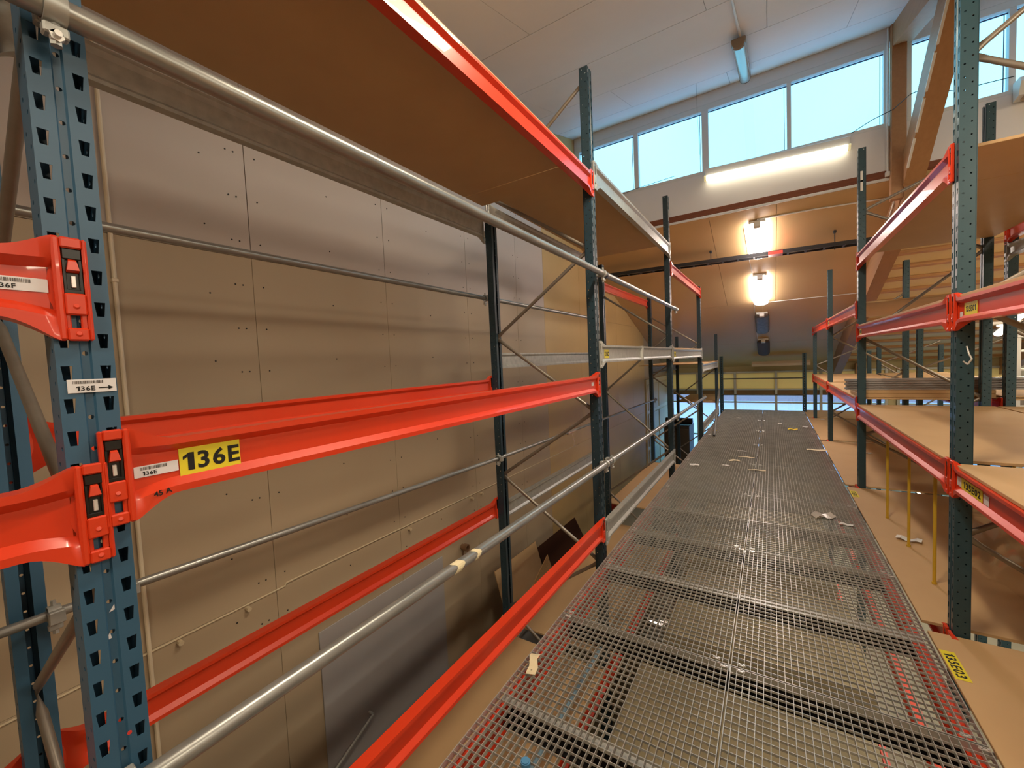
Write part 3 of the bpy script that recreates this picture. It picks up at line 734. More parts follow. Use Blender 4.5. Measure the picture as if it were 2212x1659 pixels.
board(XR-.005, XRR, Yk(2)+.055, Yk(3)-.055, 2.15, 'brown board high in the third right bay')
board(XR2, XR2R, Yk(1)+.055, Yk(2)-.055, -.045, 'tan board at walkway level in the back-to-back rack, second bay')
board(XR2, XR2R, Yk(0)+.055, Yk(1)-.055, -.045, 'tan board at walkway level in the back-to-back rack, near bay')
# under the walkway: stored sheets and ground clutter
CW = [(178, 162, 124), (164, 150, 116), (172, 156, 118), (156, 142, 106), (170, 152, 112), (160, 144, 110), (168, 150, 112), (158, 142, 104)]
ys_ = [(-.5, 1.88), (2.02, 3.66), (4.02, 5.44), (5.76, 6.75), (7.05, 8.7), (8.95, 10.9), (11.15, 13)]
RO = ('first', 'second', 'third', 'fourth', 'fifth', 'sixth', 'seventh', 'eighth')
for i in range(7):
    x0, x1, (y0, y1) = -1.03+.05*(i % 3), .66-.06*(i % 2), ys_[i]
    m_ = mat('dusty_card_%d' % i, CW[i], .7, 0, .5, 3)
    t = thing('cardboard_stack', ((x0+x1)/2, (y0+y1)/2, FL), 'pallet of dusty cardboard sheets below the walkway, %s from the viewer' % RO[i], 'cardboard', 'cardboard below the walkway')
    hx, hy = (x1-x0)/2, (y1-y0)/2; s_ = MB()
    ob('pallet', MB().box(-hx, hx, -hy, -hy+.1, 0, .13).box(-hx, hx, -.05, .05, 0, .13).box(-hx, hx, hy-.1, hy, 0, .13).mesh('pallet', WOOD), t)['kind'] = 'stuff'
    for q_ in range(7):
        dx = random.uniform(-.02, .02)
        ob('card_sheet', MB().bbox(-hx+dx, hx+dx, -hy, hy, .132+q_*.172, .300+q_*.172, .004).mesh('card_sheet', m_), t)

# ------------------------------------------------------------------ walkway grating
GX0, GXC, GX1 = -1.165, -.197, .735
def grate_mesh(W_, L_):
    mb = MB(); nx = 31; ny = int(round(L_/.0405))
    for i in range(1, nx):
        x = W_*i/nx; mb.box(x-.0013, x+.0013, .004, L_-.004, -.021, -.0005)
    for j in range(1, ny):
        y = L_*j/ny; mb.box(.004, W_-.004, y-.0014, y+.0014, -.012, -.0015)
    fr_ = MB().box(0, W_, 0, .0035, -.03, 0).box(0, W_, L_-.0035, L_, -.03, 0).box(0, .0035, .0035, L_-.0035, -.03, 0).box(W_-.0035, W_, .0035, L_-.0035, -.03, 0)
    return mb.mesh('mesh_bars', GRATE), fr_.mesh('edge_band', GRATE)
GML = grate_mesh(GXC-GX0-.006, 1.492); GMR = grate_mesh(GX1-GXC-.006, 1.492)
clip_me = MB().bbox(-.018, .018, -.006, .006, -.004, .003, .002).tube((-.011, 0, .002), (-.011, 0, .007), .005, 8).tube((.011, 0, .002), (.011, 0, .007), .005, 8).mesh('clip', STEEL)
y = -.67; k = 0
ords = ['first', 'second', 'third', 'fourth', 'fifth', 'sixth', 'seventh', 'eighth', 'ninth', 'tenth']
while y < 13.2 and k < 10:
    L_ = 1.492
    for x_, (bars, band), side in ((GX0, GML, 'left'), (GXC+.003, GMR, 'right')):
        if k == 9:
            bars, band = grate_mesh(GXC-GX0-.006 if side == 'left' else GX1-GXC-.006, 13.42-y)
        t = thing('grating_panel', (x_, y, 0), 'steel grating panel in the %s row of the walkway, %s from the camera end' % (side, ords[k]), 'grating', 'grating panels of the walkway')
        ob('mesh_bars', bars, t)['kind'] = 'stuff'; ob('edge_band', band, t)
        W_ = (GXC-GX0 if side == 'left' else GX1-GXC)-.006
        for cx_, cy_ in ((.05, .02), (W_-.06, .02), (.05, L_-.02), (W_-.02, L_-.02)):
            if cy_ < (13.4-y): ob('clip', clip_me, t, (cx_, cy_, .002))
    y += 1.5; k += 1
YEND = 13.42
for i in range(18):
    yj = .83+.75*i-.75
    if yj > 13.3: break
    o = thing('cross_joist', (0, yj, -.031), None, None)
    ob('top_plate', MB().bbox(GX0+.02, GX1-.02, -.008, .05, -.006, 0, .001).mesh('top_plate', GRATE), o)
    ob('web', MB().box(GX0+.02, GX1-.02, -.004, .03, -.098, -.006).box(GX0+.02, GX1-.02, -.03, -.004, -.098, -.092).mesh('web', mat('joist_black', (22, 20, 22), .8, spec=.2)), o)
    tag(o, 'dark steel joist across the underside of the walkway, number %s from the camera' % (ords+['eleventh', 'twelfth', 'thirteenth', 'fourteenth', 'fifteenth', 'sixteenth', 'seventeenth', 'eighteenth'])[i], 'joist', 'joists below the walkway')
bp_ = MB().tube((-1.09, 1.6, -.5), (-1.09, 2.95, -.5), .014, 10)
tag(ob('hanging_pipe', bp_.mesh('hanging_pipe', mat('blue_grey_pipe', (120, 150, 170), .4)), None), 'blue grey pipe below the left edge of the grating, close to the camera', 'pipe')

# ------------------------------------------------------------------ guard rails (scaffold pipes with couplers)
cl_me = MB().tube((0, -.016, 0), (0, .016, 0), .031, 20, hollow=.0255).bbox(-.05, -.026, -.02, .02, -.022, .022).bbox(-.012, .012, -.018, .018, -.055, -.034).tube((0, 0, -.03), (0, 0, -.07), .009, 6).tube((0, 0, .03), (0, 0, .048), .008, 6).mesh('coupler', [GALV], True)
bolt_me = MB().tube((0, 0, 0), (.012, 0, 0), .011, 6).tube((.01, 0, 0), (.022, 0, 0), .006, 8).mesh('bolt', STEEL)
ring_me = MB().tube((0, -.016, 0), (0, .016, 0), .0275, 20, hollow=.0245).mesh('joint_ring', BLACK, True)
def rail(x, z0_, z1_, y0, y1, label, joints=(), couplers=(), r=.024, out=1):
    t = thing('guard_rail', (x, y0, z0_), label, 'railing', 'galvanised guard pipes along the left rack')
    zf = lambda y: (z1_-z0_)*(y-y0)/(y1-y0)
    ob('pipe', MB().tube((0, 0, 0), (0, y1-y0, z1_-z0_), r, 24, hollow=r-.003).mesh('pipe', PIPE, True), t)
    for yj in joints: ob('joint_ring', ring_me, t, (0, yj-y0, zf(yj)))
    for yj in couplers:
        c = ob('coupler', cl_me, t, (0, yj-y0, zf(yj)), 0 if out > 0 else math.pi)
        ob('bolt', bolt_me, c, (.0, 0, -.055))
    return t
rail(-1.155, 2.362, 2.335, -.6, 3.34, 'galvanised guard pipe crossing the top left, upper pipe of the near bay', (3.33,), (.24, 3.28))
rail(-1.155, 2.335, 2.31, 3.345, 6.42, 'upper guard pipe continuing from the second left frame to the third', (), (6.30,))
rail(-1.155, .772, .772, .20, 3.25, 'thick galvanised guard pipe low in front, near left bay', (3.24,), (.24, 3.21))
rail(-1.155, .772, .752, 3.255, 9.3, 'low guard pipe running from the second to the fourth left frame', (6.3,), (3.35, 6.25, 9.22))
rail(XLR-.055, 2.28, 2.27, -2.7, 6.3, 'dark rear guard pipe along the left wall at head height', (), (.25, 3.25), .02, -1)
rail(XLR+.13, .83, .76, .45, 3.12, 'rear guard pipe low behind the near left bay', (), (.5, 3.08), .017, -1)
rail(XLR+.13, .83, .83, -2.6, .42, 'rear guard pipe behind the blue frame at the lower left edge', (), (.3,), .017, -1)
wall_rail = rail(XLR+.13, .76, .70, 3.14, 9.2, 'rear guard pipe low along the wall, second and third left bays', (), (9.15,), .017, -1)
# end railing of the walkway
for x_, s_ in ((-1.23, 'left'), (.735+.02, 'right')):
    o = ob('end_post', post_mesh(1.53-FL, DBLUE, False), None, (x_, 13.47, FL+.002), math.pi/2)
    tag(o, 'short dark post at the %s end of the far walkway railing' % s_, 'post', 'posts of the far walkway railing')
for z_, s_ in ((.89, 'upper'), (.43, 'lower')):
    o = ob('end_rail', MB().tube((-1.22, 13.40, z_), (.75, 13.40, z_), .018, 12).mesh('end_rail', mat('dark_pipe', (86, 80, 62), .4, .5), True))
    tag(o, '%s dark pipe of the railing across the far walkway end' % s_, 'railing', 'pipes of the far walkway railing')
# taped paper on the low guard pipe
for y_, l_ in ((1.28, 'cream tape scrap on the low guard pipe, nearer one'), (1.42, 'cream tape scrap on the low guard pipe, farther one')):
    t = MB(); n = 10
    rg = [[(-1.155+.0255*math.cos(a), y_+dy+.012*math.sin(3*a), .772+.0255*math.sin(a)) for a in [R(-60+20*i) for i in range(9)]] for dy in (0, .05 if y_ < 1.4 else .03)]
    t.add(rg[0]+rg[1], [(i, i+1, 9+i+1, 9+i) for i in range(8)])
    tag(ob('tape_scrap', t.mesh('tape_scrap', PAPER)), l_, 'tape')
rg = [[(XLR+.13+.0185*math.cos(a), 4.6+dy, .735+.0185*math.sin(a)) for a in [R(30*i) for i in range(12)]] for dy in (0, .06, .16, .24)]
t = MB(); t.loft(rg, cap=False); t.path([(XLR+.14, 4.72, .72), (XLR+.16, 4.73, .62), (XLR+.16, 4.72, .55)], .002, 5)
o = ob('tape_wrap', t.mesh('tape_wrap', mat('pink_tape', (206, 180, 170), .5)), wall_rail, -wall_rail.location); o['label'] = 'pale tape wound on the pipe'
# loose pipe leaning on the rack, far left of the walkway
o = ob('loose_pipe', MB().tube((-.955, 8.83, .032), (-1.135, 11.75, .715), .024, 14, hollow=.02).mesh('loose_pipe', PIPE, True))
tag(o, 'loose galvanised pipe lying against the left rack with one end on the walkway', 'pipe')

# ------------------------------------------------------------------ lamps
def tube_lamp(loc, L_, label, on=True, rz=0, tilt=0, m_=None, group=None, light=0):
    t = thing('ceiling_light', loc, label, 'lamp', group, rz)
    t.rotation_euler = (tilt, 0, rz)
    ob('housing', MB().bbox(-.075, .075, -L_/2, L_/2, 0, .045, .01).mesh('housing', WFRAME if on else LENS_OFF), t)
    sec = [(.07*math.cos(a), -.0-.065*abs(math.sin(a))**.7) for a in [math.pi+math.pi*i/12 for i in range(13)]]
    ob('diffuser', MB().prism(sec, 'Y', -L_/2+.03, L_/2-.03).mesh('diffuser', m_ if on else LENS_OFF, True), t)
    for s_ in (-1, 1): ob('end_cap', MB().loft([[(.078*math.cos(a)*q_, s_*(L_/2-.03+.03*i), -.0+(.072*math.sin(a)*q_ if math.sin(a) < 0 else .02*math.sin(a))) for a in [2*math.pi*j/16 for j in range(16)]] for i, q_ in ((0, 1), (1, .85))]).mesh('end_cap', WFRAME if on else LENS_OFF, True), t)
    return t
# long wall lamp under the clerestory
t = thing('wall_light', (.04, YW-.02, 4.50), 'long glowing tube lamp on the white band below the big windows', 'lamp', rz=0)
ob('housing', MB().bbox(-.93, .93, -.09, 0, -.02, .12, .01).mesh('housing', WFRAME), t)
ob('diffuser', MB().prism([(-.03, -.01), (-.11, .0), (-.125, -.02), (-.11, -.055), (-.06, -.07), (-.03, -.055)], 'X', -.9, .9).mesh('diffuser', TUBE, True), t)
for s_ in (-.93, .9): ob('end_cap', MB().prism([(-.02, .0), (-.11, .006), (-.13, -.02), (-.112, -.06), (-.06, -.075), (-.02, -.06)], 'X', s_, s_+.03).mesh('end_cap', mat('lamp_cap', (236, 226, 170), .4, emit=(255, 240, 180), estr=.5)), t)
t.rotation_euler = (0, R(2.2), 0)
sl_a = -math.atan(.35)
def slope_lamp(yc, L_, label, on, m_=None, name='ceiling_light'):
    x = -.17
    t = thing(name, (x, yc, zs(yc)-.06), label, 'lamp', 'lamps in a row on the sloping ceiling')
    t.rotation_euler = (sl_a, 0, 0)
    w_ = .15
    ob('housing', MB().bbox(-w_+.03, w_-.03, -L_/2, L_/2, 0, .05, .01).mesh('housing', WFRAME), t)
    rr = []
    for y_, q_ in ((-L_/2+.01, .55), (-L_/2+.05, .9), (-L_/2+.14, 1), (L_/2-.14, 1), (L_/2-.05, .9), (L_/2-.01, .55)):
        rr.append([(w_*q_*math.cos(a), y_, -.07*q_*max(0, -math.sin(a))+.0) for a in [math.pi+math.pi*i/12 for i in range(13)]])
    ob('diffuser', MB().loft(rr).mesh('diffuser', m_, True), t)
    ob('clip', MB().bbox(-.05, .05, -L_/2-.03, -L_/2+.06, -.075, .01, .01).mesh('clip', WFRAME), t)
    return t
slope_lamp(8.45, 1.1, 'brightest glowing lamp on the sloping ceiling, nearest of the row', True, TUBE2)
slope_lamp(10.25, 1.3, 'second glowing lamp on the sloping ceiling, below the cable tray', True, TUBE2)
slope_lamp(11.95, 1.2, 'unlit lamp wrapped in blue grey plastic on the sloping ceiling', False, BLUEWRAP)
slope_lamp(13.6, 1.2, 'dark unlit lamp on the sloping ceiling, farthest of the row', False, mat('dark_diffuser', (84, 64, 50), .7))
tube_lamp((-.28, 6.45, zc(6.45)-.09), 1.75, 'unlit tube lamp under the white ceiling near the big windows', on=False, tilt=math.atan(.3))
c_ = MB().path([(-.26, 5.6, zc(5.6)-.03), (-.27, 5.3, zc(5.3)-.012), (-.30, 2.9, zc(2.9)-.012)], .012, 8)
tag(ob('ceiling_cable', c_.mesh('ceiling_cable', WFRAME)), 'white cable running along the white ceiling to the unlit tube lamp', 'cable')
# lamps of the hall out of view: behind and beside the camera
for i, (x_, y_, e_w) in enumerate([(-.27, 2.0, 34), (-.27, -1.6, 16), (2.6, .6, 46), (6.4, 4.0, 90), (6.4, .5, 60), (10, 2.5, 60)]):
    t = tube_lamp((x_, y_, zc(y_)-.14), 1.5, 'lit tube lamp under the white ceiling outside the view, %s' % ('over the walkway', 'behind the viewer', 'over the right rack', 'over the right aisle', 'lower right aisle', 'by the right wall')[i], True, m_=TUBE, tilt=math.atan(.3))
    ld = bpy.data.lights.new('tube_light', 'AREA'); ld.shape = 'RECTANGLE'; ld.size = .15; ld.size_y = 1.4; ld.energy = e_w*2.2; ld.color = (1, .84, .62)
    lo = ob('light_source', ld, t, (0, 0, -.08))
for i, (x_, y_) in enumerate([(4.2, 9.3), (4.2, 12.6), (8, 11)]):
    t = tube_lamp((x_, y_, zs(y_)-.12), 1.5, 'lit tube lamp under the battened roof, %s' % ('near one', 'far one', 'rightmost')[i], True, tilt=sl_a, m_=TUBE)
    ld = bpy.data.lights.new('tube_light', 'AREA'); ld.shape = 'RECTANGLE'; ld.size = .15; ld.size_y = 1.4; ld.energy = 70; ld.color = (1, .84, .62)
    ob('light_source', ld, t, (0, 0, -.08))
ords6 = ('first', 'second', 'third', 'fourth', 'fifth', 'last')
for i in range(6):  # added fill lamps, hidden under the boards, to brighten below the grating
    x_, y_ = 1.55, (-.9, 1.7, 3.9, 6.4, 8.6, 11.0)[i]
    t = tube_lamp((x_, y_, -.12), 1.3, 'added unseen fill lamp below the boards at walkway level, %s of six' % ords6[i], True, m_=TUBE)
    ld = bpy.data.lights.new('tube_light', 'AREA'); ld.shape = 'RECTANGLE'; ld.size = .15; ld.size_y = 1.4; ld.energy = 15; ld.color = (1, .94, .8)
    ob('light_source', ld, t, (0, 0, -.08))
# ground floor lamp row below the walkway level by the glazing
t = MB(); t.prism([(14.36, 1.20), (14.54, 1.20), (14.58, 1.27), (14.52, 1.34), (14.38, 1.34), (14.32, 1.27)], 'X', -.49, .95)
tag(ob('far_light_housing', t.mesh('far_light_housing', mat('tan_white', (222, 200, 172), .5))), 'long unlit lamp housing above the far windows', 'lamp')
# fixture housing on the window band at the right
t = thing('wall_light', (3.35, YW-.02, 4.72), 'unlit white lamp housing below the windows at the upper right corner', 'lamp')
ob('housing', MB().prism([(0, .0), (-.16, .0), (-.20, -.06), (-.14, -.2), (0, -.22)], 'X', -.85, .85).mesh('housing', WFRAME), t)
ob('diffuser', MB().bbox(-.8, .8, -.16, -.03, -.24, -.2, .01).mesh('diffuser', mat('tan_diff', (190, 172, 150), .4)), t)
# hanging reflector lamp far right
t = thing('pendant_light', (3.62, 10.8, 1.93), 'small bright lamp hanging below a far shelf at the right edge', 'lamp')
ob('housing', MB().bbox(-.35, .35, -.1, .1, 0, .05, .01).mesh('housing', WFRAME), t)
ob('diffuser', MB().tube((-.22, 0, -.02), (.22, 0, -.02), .02, 12).mesh('diffuser', TUBE, True), t)

# ------------------------------------------------------------------ cable tray, cables
yt = 8.6; zt0, zt1 = 3.36, 3.28
t = thing('cable_tray', (0, yt, 0), 'dark cable tray hanging across below the sloping ceiling', 'cable tray')
def zt(x): return zt0+(x+2.9)*(zt1-zt0)/4.2
for dy in (-.11, .11):
    ob('side_rail', MB().loft([[(x, dy+a, zt(x)+b_) for a, b_ in ((-.012, 0), (.012, 0), (.012, .06), (-.012, .06))] for x in (-3.15, 1.35)]).mesh('side_rail', DARKSTEEL), t)
for i in range(18):
    x = -3.0+i*.25
    ob('rung', MB().box(x, x+.03, -.1, .1, zt(x), zt(x)+.015).mesh('rung', DARKSTEEL), t)
cbm = MB()
for dy, c in ((-.05, .0), (-.02, .01), (.03, 0), (.06, .01)):
    cbm.path([(-3.1+.45*i, dy+.01*math.sin(i*1.7+dy*40), zt(-3.1+.45*i)+.03+c+.008*math.sin(i*2.3)) for i in range(10)], .013, 6)
ob('cable_bundle', cbm.mesh('cable_bundle', mat('grey_cable', (120, 112, 100), .5)), t)
ob('red_tape', MB().loft([[(x, a, zt(x)+b_) for a, b_ in ((-.125, -.004), (.1, -.004), (.1, .05), (-.125, .05))] for x in (-.02, .19)]).mesh('red_tape', mat('red_tape', (190, 52, 40), .4)), t)
for x in (-.93, .9):
    ob('hanger_rod', MB().tube((x, .0, zt(x)-.04), (x, 0, zs(yt)), .007, 8).bbox(x-.02, x+.02, -.03, .03, zs(yt)-.05, zs(yt)-.01).mesh('hanger_rod', DARKSTEEL), t)
def slope_cable(pts, label, r=.008):
    mb = MB().path([(x, y_, zs(y_)-.012) for x, y_ in pts], r, 6)
    tag(ob('ceiling_cable', mb.mesh('ceiling_cable', WFRAME)), label, 'cable')
slope_cable([(-.17, 7.93), (.6, 7.95), (1.5, 8.02)], 'white conduit from the brightest sloping lamp to the glulam rafter', .011)
slope_cable([(-.14, 10.93), (.6, 10.92), (1.5, 10.92)], 'white cable from the second sloping lamp to the rafter')
slope_cable([(-.36, 8.1), (-.34, 8.8), (-.30, 9.6), (-.31, 11.5), (-.30, 13.9)], 'thin cable running down the sloping ceiling left of the lamps', .005)
def wire(pts, label, r=.005, m_=None):
    tag(ob('wire', MB().path(pts, r, 5).mesh('wire', m_ or DARKSTEEL)), label, 'cable')
wire([(.98, YW-.06, 4.63), (1.2, YW-.1, 4.72), (1.40, YW-.15, 4.76), (1.50, 7.2, 4.76), (1.68, 7.2, 4.8), (1.85, YW-.1, 4.86), (2.0, YW-.05, 4.82), (2.5, YW-.05, 4.80)], 'sagging dark wire from the long tube lamp past the column to the right')
wire([(-2.6, YW-.03, 4.58), (-2.0, YW-.03, 4.66), (-1.35, YW-.03, 4.70)], 'thin dark wire across the bottom of the left window panes', .004)
wire([(-.9, 6.9, zc(6.9)-.01), (-.9, 6.95, 5.3), (-.92, 7.3, 4.8)], 'very thin string hanging from the white ceiling before the windows', .0015)
cnd = MB().tube((1.365, YW-.04, 3.95), (1.365, YW-.04, ZC-.02), .012, 8).bbox(1.34, 1.39, YW-.07, YW-.015, 3.94, 4.0)
tag(ob('conduit', cnd.mesh('conduit', WFRAME)), 'white conduit down the left side of the wooden column', 'pipe')
jb = MB().tube((1.465, 8.45, 3.40), (1.508, 8.45, 3.40), .05, 14).path([(1.495, 8.45, 3.4), (1.495, 8.1, 3.6), (1.49, 7.9, 3.68)], .01)
tag(ob('junction_box', jb.mesh('junction_box', WFRAME)), 'round white junction box on the rafter below the wooden column', 'junction box')

# ------------------------------------------------------------------ things on shelves
sb_ = MB().bbox(.885, 2.0, 6.34, 6.95, 1.041, 1.085, .003).bbox(.885, 2.0, 6.34, 6.95, 1.0865, 1.128, .003)
tag(ob('board_pile', sb_.mesh('board_pile', BOARD)), 'two thick tan slabs under the grey profiles, third right bay', 'board')
t = thing('profile_stack', (1.7, 6.42, 1.130), 'stack of long grey profiles lying across the waist high shelf, third right bay', 'profiles')
for i in range(5):
    z_ = i*.026
    ob('profile', MB().prism([(-.07, z_), (.07, z_), (.07, z_+.006), (.055, z_+.024), (-.055, z_+.024), (-.07, z_+.006)], 'X', -.93+.01*(i % 2), 1.0).mesh('profile', GREYP), t)
t = MB().bbox(.82, 1.9, 6.38, 6.9, 1.12, 1.165, .004)
o = MB().tube((1.55, 3.6, 1.96), (1.75, 5.9, 1.95), .045, 18, hollow=.040)
tag(ob('grey_tube', o.mesh('grey_tube', PVC, True)), 'grey plastic tube lying on the eye level board, second right bay', 'tube')
# yellow rods hanging between shelves
for i, (x_, y_, l_) in enumerate([(.94, 5.2, 'yellow rod below the waist high shelf, farthest of the three in front'), (.95, 4.52, 'yellow rod below the waist high shelf, middle of the three in front'), (.945, 3.87, 'yellow rod below the waist high shelf, nearest the tall post'),
                                 (1.75, 5.2, 'dim yellow rod deep under the waist high shelf, far one'), (1.75, 4.5, 'dim yellow rod deep under the waist high shelf, middle one'), (1.7, 3.85, 'dim yellow rod deep under the waist high shelf, near one')]):
    o = MB().tube((x_, y_, -.022), (x_, y_, .945), .010, 10).tube((x_, y_, -.024), (x_, y_, -.01), .014, 10)
    tag(ob('divider_rod', o.mesh('divider_rod', YELR, True)), l_, 'rod', 'yellow divider rods under the waist high shelf')
# clear film bag under the waist high shelf behind the near right frame
random.seed(5)
vs_ = []; fs_ = []
n1, n2 = 9, 14
for i in range(n1):
    for j in range(n2):
        a = j/(n2-1); b2 = i/(n1-1)
        vs_.append((1.0+.9*a, 3.45+.25*b2+.05*math.sin(9*a+3*b2)+random.uniform(-.015, .015), .60-.22*a+.30*b2*(.5-b2)*2-.2*b2*math.sin(math.pi*a)+random.uniform(-.02, .02)))
for i in range(n1-1):
    for j in range(n2-1): fs_.append((i*n2+j, i*n2+j+1, (i+1)*n2+j+1, (i+1)*n2+j))
me = MB().add(vs_, fs_).mesh('plastic_film', FILM, True)
tag(ob('plastic_film', me), 'clear plastic film slung under the waist high shelf behind the tall near post', 'plastic')
# far right: rack beyond the second aisle
XA = 4.3
for k, y_ in ((0, 8.2), (1, 11.2)):
    frame((XA, y_), 2.4, 2.4, DR, -1, 'upright frame of the far right rack beyond the aisle, %s one' % ('near', 'far')[k], FG, Z4, fine=False)
beam(XA, 8.2, 1.62, 'dark red beam of the far right rack, upper', group=GB, out=-1, detail=0)
beam(XA, 8.2, .86, 'orange beam of the far right rack, lower', group=GB, out=-1, detail=0)
board(XA, XA+1.06, 8.26, 11.14, 1.62, 'pale board on the upper level of the far right rack')
board(XA-.3, XA+1.06, 8.26, 11.14, .86, 'cream board on the lower level of the far right rack', m=mat('cream_board', (226, 208, 156), .5))
board(XR2+.03, XR2R, 6.32, 9.2, 1.80-.75, 'curved brown sheet lying beyond the tall near post', th=.01)
for i, (x_, y_) in enumerate([(3.5, 10.6), (3.95, 10.6), (4.4, 10.7)]):
    t = thing('storage_bin', (x_, y_, .30), 'grey bin behind the right racks, %s of three' % ('left', 'middle', 'right')[i], 'bin', 'grey bins beyond the right racks')
    ob('tub', MB().loft([[(-q_, -q_, z_), (q_, -q_, z_), (q_, q_, z_), (-q_, q_, z_)] for q_, z_ in ((.15, 0), (.2, .42))]).mesh('tub', GREYB), t)
    ob('rim', MB().bbox(-.21, .21, -.21, .21, .42, .45, .006).mesh('rim', GREYB), t)
o = board(3.2, 4.8, 10.2, 11.1, .28, 'board carrying the grey bins beyond the right racks')
# white ladder
t = thing('ladder', (3.35, 9.9, FL), 'white ladder standing far off at the right edge', 'ladder')
for x_ in (0, .42): ob('side_rail', MB().bbox(x_-.025, x_+.025, -.035, .035, 0, 4.12, .005).mesh('side_rail', WFRAME), t)
for i in range(13): ob('rung', MB().bbox(.025, .395, -.03, .03, .25+.3*i, .285+.3*i, .004).mesh('rung', WFRAME), t)
ob('top_bar', MB().bbox(-.02, .44, -.04, .04, 4.08, 4.13, .005).mesh('top_bar', WFRAME), t)
# dark cabinet with a roll, far left below
t = thing('cabinet', (-2.35, 12.95, FL), 'dark cabinet standing below walkway level by the far windows', 'cabinet')
ob('body', MB().bbox(-.35, .35, -.4, .4, 0, 1.98, .01).mesh('body', mat('cabinet_brown', (56, 48, 40), .5)), t)
ob('door', MB().bbox(-.33, -.01, -.42, -.4, .1, 1.9, .004).mesh('door', mat('cabinet_brown2', (70, 60, 48), .5)), t)
ob('door', MB().bbox(.01, .33, -.42, -.4, .1, 1.9, .004).mesh('door', mat('cabinet_brown2', (70, 60, 48), .5)), t)
o = MB().tube((-2.7, 12.85, -.31), (-1.95, 12.85, -.31), .095, 20, hollow=.04)
tag(ob('black_roll', o.mesh('black_roll', BLACK, True)), 'black roll lying on top of the dark cabinet', 'roll')
t = MB().tube((-2.1, 12.5, .1), (-1.9, 12.2, .5), .01, 6)
# wooden post at the far glazing
struct('trim_9', MB().bbox(2.05, 2.25, YF-.25, YF-.06, FL, zs(YF), .01), GLU)
# small tag hook on right post Q1
hk = MB().path([(.90, 3.205, 1.62), (.905, 3.195, 1.58), (.915, 3.19, 1.55), (.90, 3.195, 1.52), (.885, 3.2, 1.54)], .004, 6)
tag(ob('wire_hook', hk.mesh('wire_hook', STEEL)), 'small bright wire hook on the tall near post below the eye level beam', 'hook')

# ------------------------------------------------------------------ scraps on the walkway
def scrap(x, y, l_, w_, label, m_, rz=0, z=.002, cat='paper scrap', curl=.008):
    mb = MB(); nx = 5; rr = random.Random(int(x*1000+y*77))
    vs = []
    for i in range(nx+1):
        a = i/nx
        for j, s_ in enumerate((-1, 1)):
            vs.append(((a-.5)*l_, s_*w_/2*(1+rr.uniform(-.25, .2)), curl*math.sin(a*math.pi*1.3+x)**2+rr.uniform(0, .002)+.001))
    n = len(vs); vs += [(p[0], p[1], p[2]+.0008) for p in vs]
    fs = []
    for i in range(nx):
        q_ = 2*i; fs += [(q_, q_+1, q_+3, q_+2), (n+q_, n+q_+2, n+q_+3, n+q_+1), (q_, q_+2, n+q_+2, n+q_), (q_+1, n+q_+1, n+q_+3, q_+3)]
    fs += [(0, n, n+1, 1), (2*nx, 2*nx+1, n+2*nx+1, n+2*nx)]
    mb.add(vs, fs)
    o = ob('paper_scrap', mb.mesh('paper_scrap', m_), None, (x, y, z), rz)
    tag(o, label, cat); return o
t = scrap(-1.10, 1.82, .17, .05, 'cream folded paper tag at the left edge of the walkway nearest the camera', PAPER, R(110), .004, 'paper tag', .02)
put_text('III', .012, t, (-.05, 0, .014), 0, rot=Matrix.Identity(4))
scrap(-.178, 6.50, .21, .06, 'cream paper strip across the middle seam of the walkway', PAPER, .1)
scrap(-.49, 6.98, .15, .10, 'folded cream paper piece left of the middle seam', PAPER, .4)
scrap(-.338, 7.26, .22, .05, 'cream paper strip beyond the folded piece', PAPER, -.1)
scrap(-.976, 6.50, .13, .10, 'white oval paper scrap by the left edge at the cross seam', PAPERW, .2)
scrap(-.571, 6.62, .10, .06, 'small white curled scrap on the cross seam', PAPERW, -.3)
scrap(-.42, 7.7, .14, .03, 'thin white strip left of the middle seam', PAPERW, -.2)
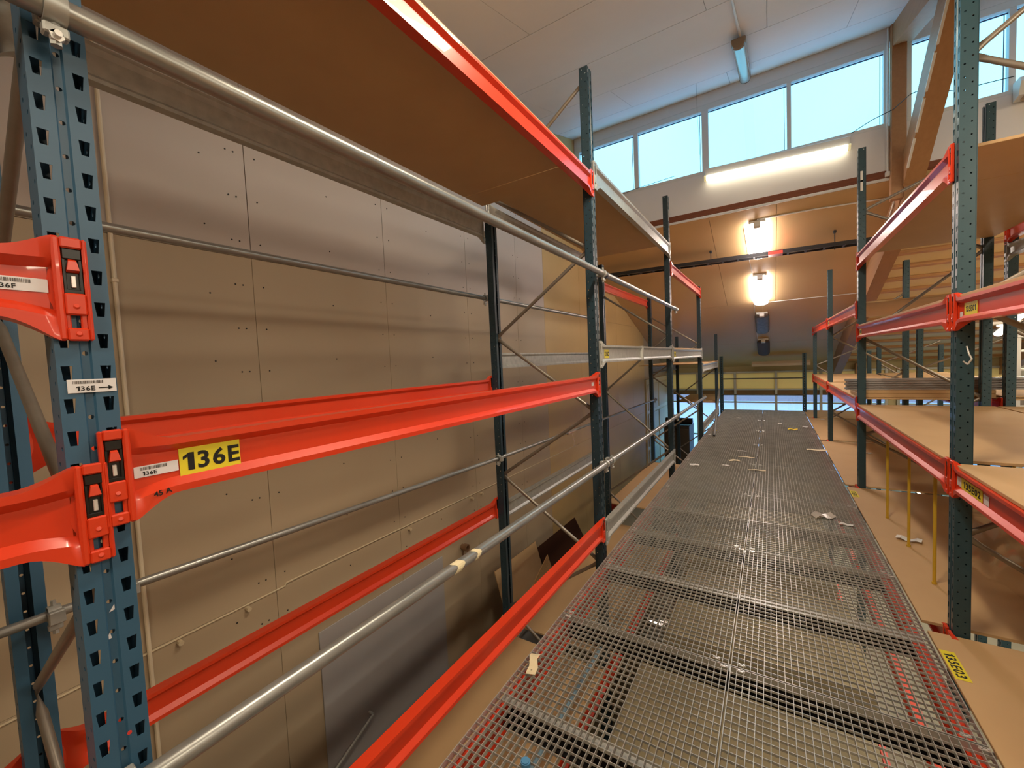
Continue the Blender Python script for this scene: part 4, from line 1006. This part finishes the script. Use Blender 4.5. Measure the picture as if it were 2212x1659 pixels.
scrap(.61, 8.16, .26, .10, 'broad cream card near the right edge of the walkway', PAPER, 0)
scrap(.416, 4.90, .17, .12, 'crumpled clear plastic scrap on the right half of the walkway', mat('dull_film', (196, 190, 180), .3), .3, curl=.03, cat='plastic scrap')
scrap(.576, 4.76, .10, .045, 'small white label beside the crumpled plastic', PAPERW, -.2)
scrap(.98, 4.66, .16, .08, 'white torn paper on the tan board beside the walkway', PAPERW, -.3, -.024, curl=.02)
scrap(.366, 10.15, .17, .14, 'yellow paper piece far along the walkway', PAPERY, 0, curl=.02)
scrap(.60, 10.55, .09, .10, 'white crumpled bit beyond the yellow piece', PAPERW, 0)
scrap(.16, 10.9, .08, .08, 'small white bit near the far middle of the walkway', PAPERW, 0)
scrap(.58, 8.75, .09, .05, 'small dark scrap with a glint near the right edge', DARKSTEEL, .4)
scrap(-1.02, 9.6, .07, .10, 'yellow bit by the loose pipe', PAPERY, 0)
scrap(-1.06, 9.05, .05, .05, 'white crumb at the left edge by the loose pipe', PAPERW, 0)
scrap(-.70, 11.6, .09, .06, 'white chip on the far left of the walkway', PAPERW, 0)
scrap(-.88, 11.4, .06, .06, 'dark lump on the far left of the walkway', DARKSTEEL, 0)
scrap(1.20, 4.35, .07, .02, 'tiny tan splinter on the board beside the walkway', PAPER, .1, -.024)
scrap(1.28, 8.3, .09, .07, 'white bit on the board of the third right bay', PAPERW, .1, -.024)
scrap(1.0, 12.0, .12, .1, 'white bit on the board of the fourth right bay', PAPERW, .1, -.024)
o = MB().tube((-.86, 1.33, 0), (-.86, 1.33, .018), .02, 20).tube((-.86, 1.33, .018), (-.86, 1.33, .022), .016, 20)
tag(ob('bottle_cap', o.mesh('bottle_cap', BLUECAP, True), None, (0, 0, .001)), 'round blue cap on the walkway at the bottom of the picture', 'cap')
tag(ob('bracket', MB().bbox(-.02, .02, -.04, .04, 0, .02).tube((0, 0, .01), (0, 0, .05), .018, 12).mesh('bracket', WHITE), None, (XL-.02, 6.26+.09, 1.757)), 'small white clip on top of the eye level beam at the third left frame', 'clip')
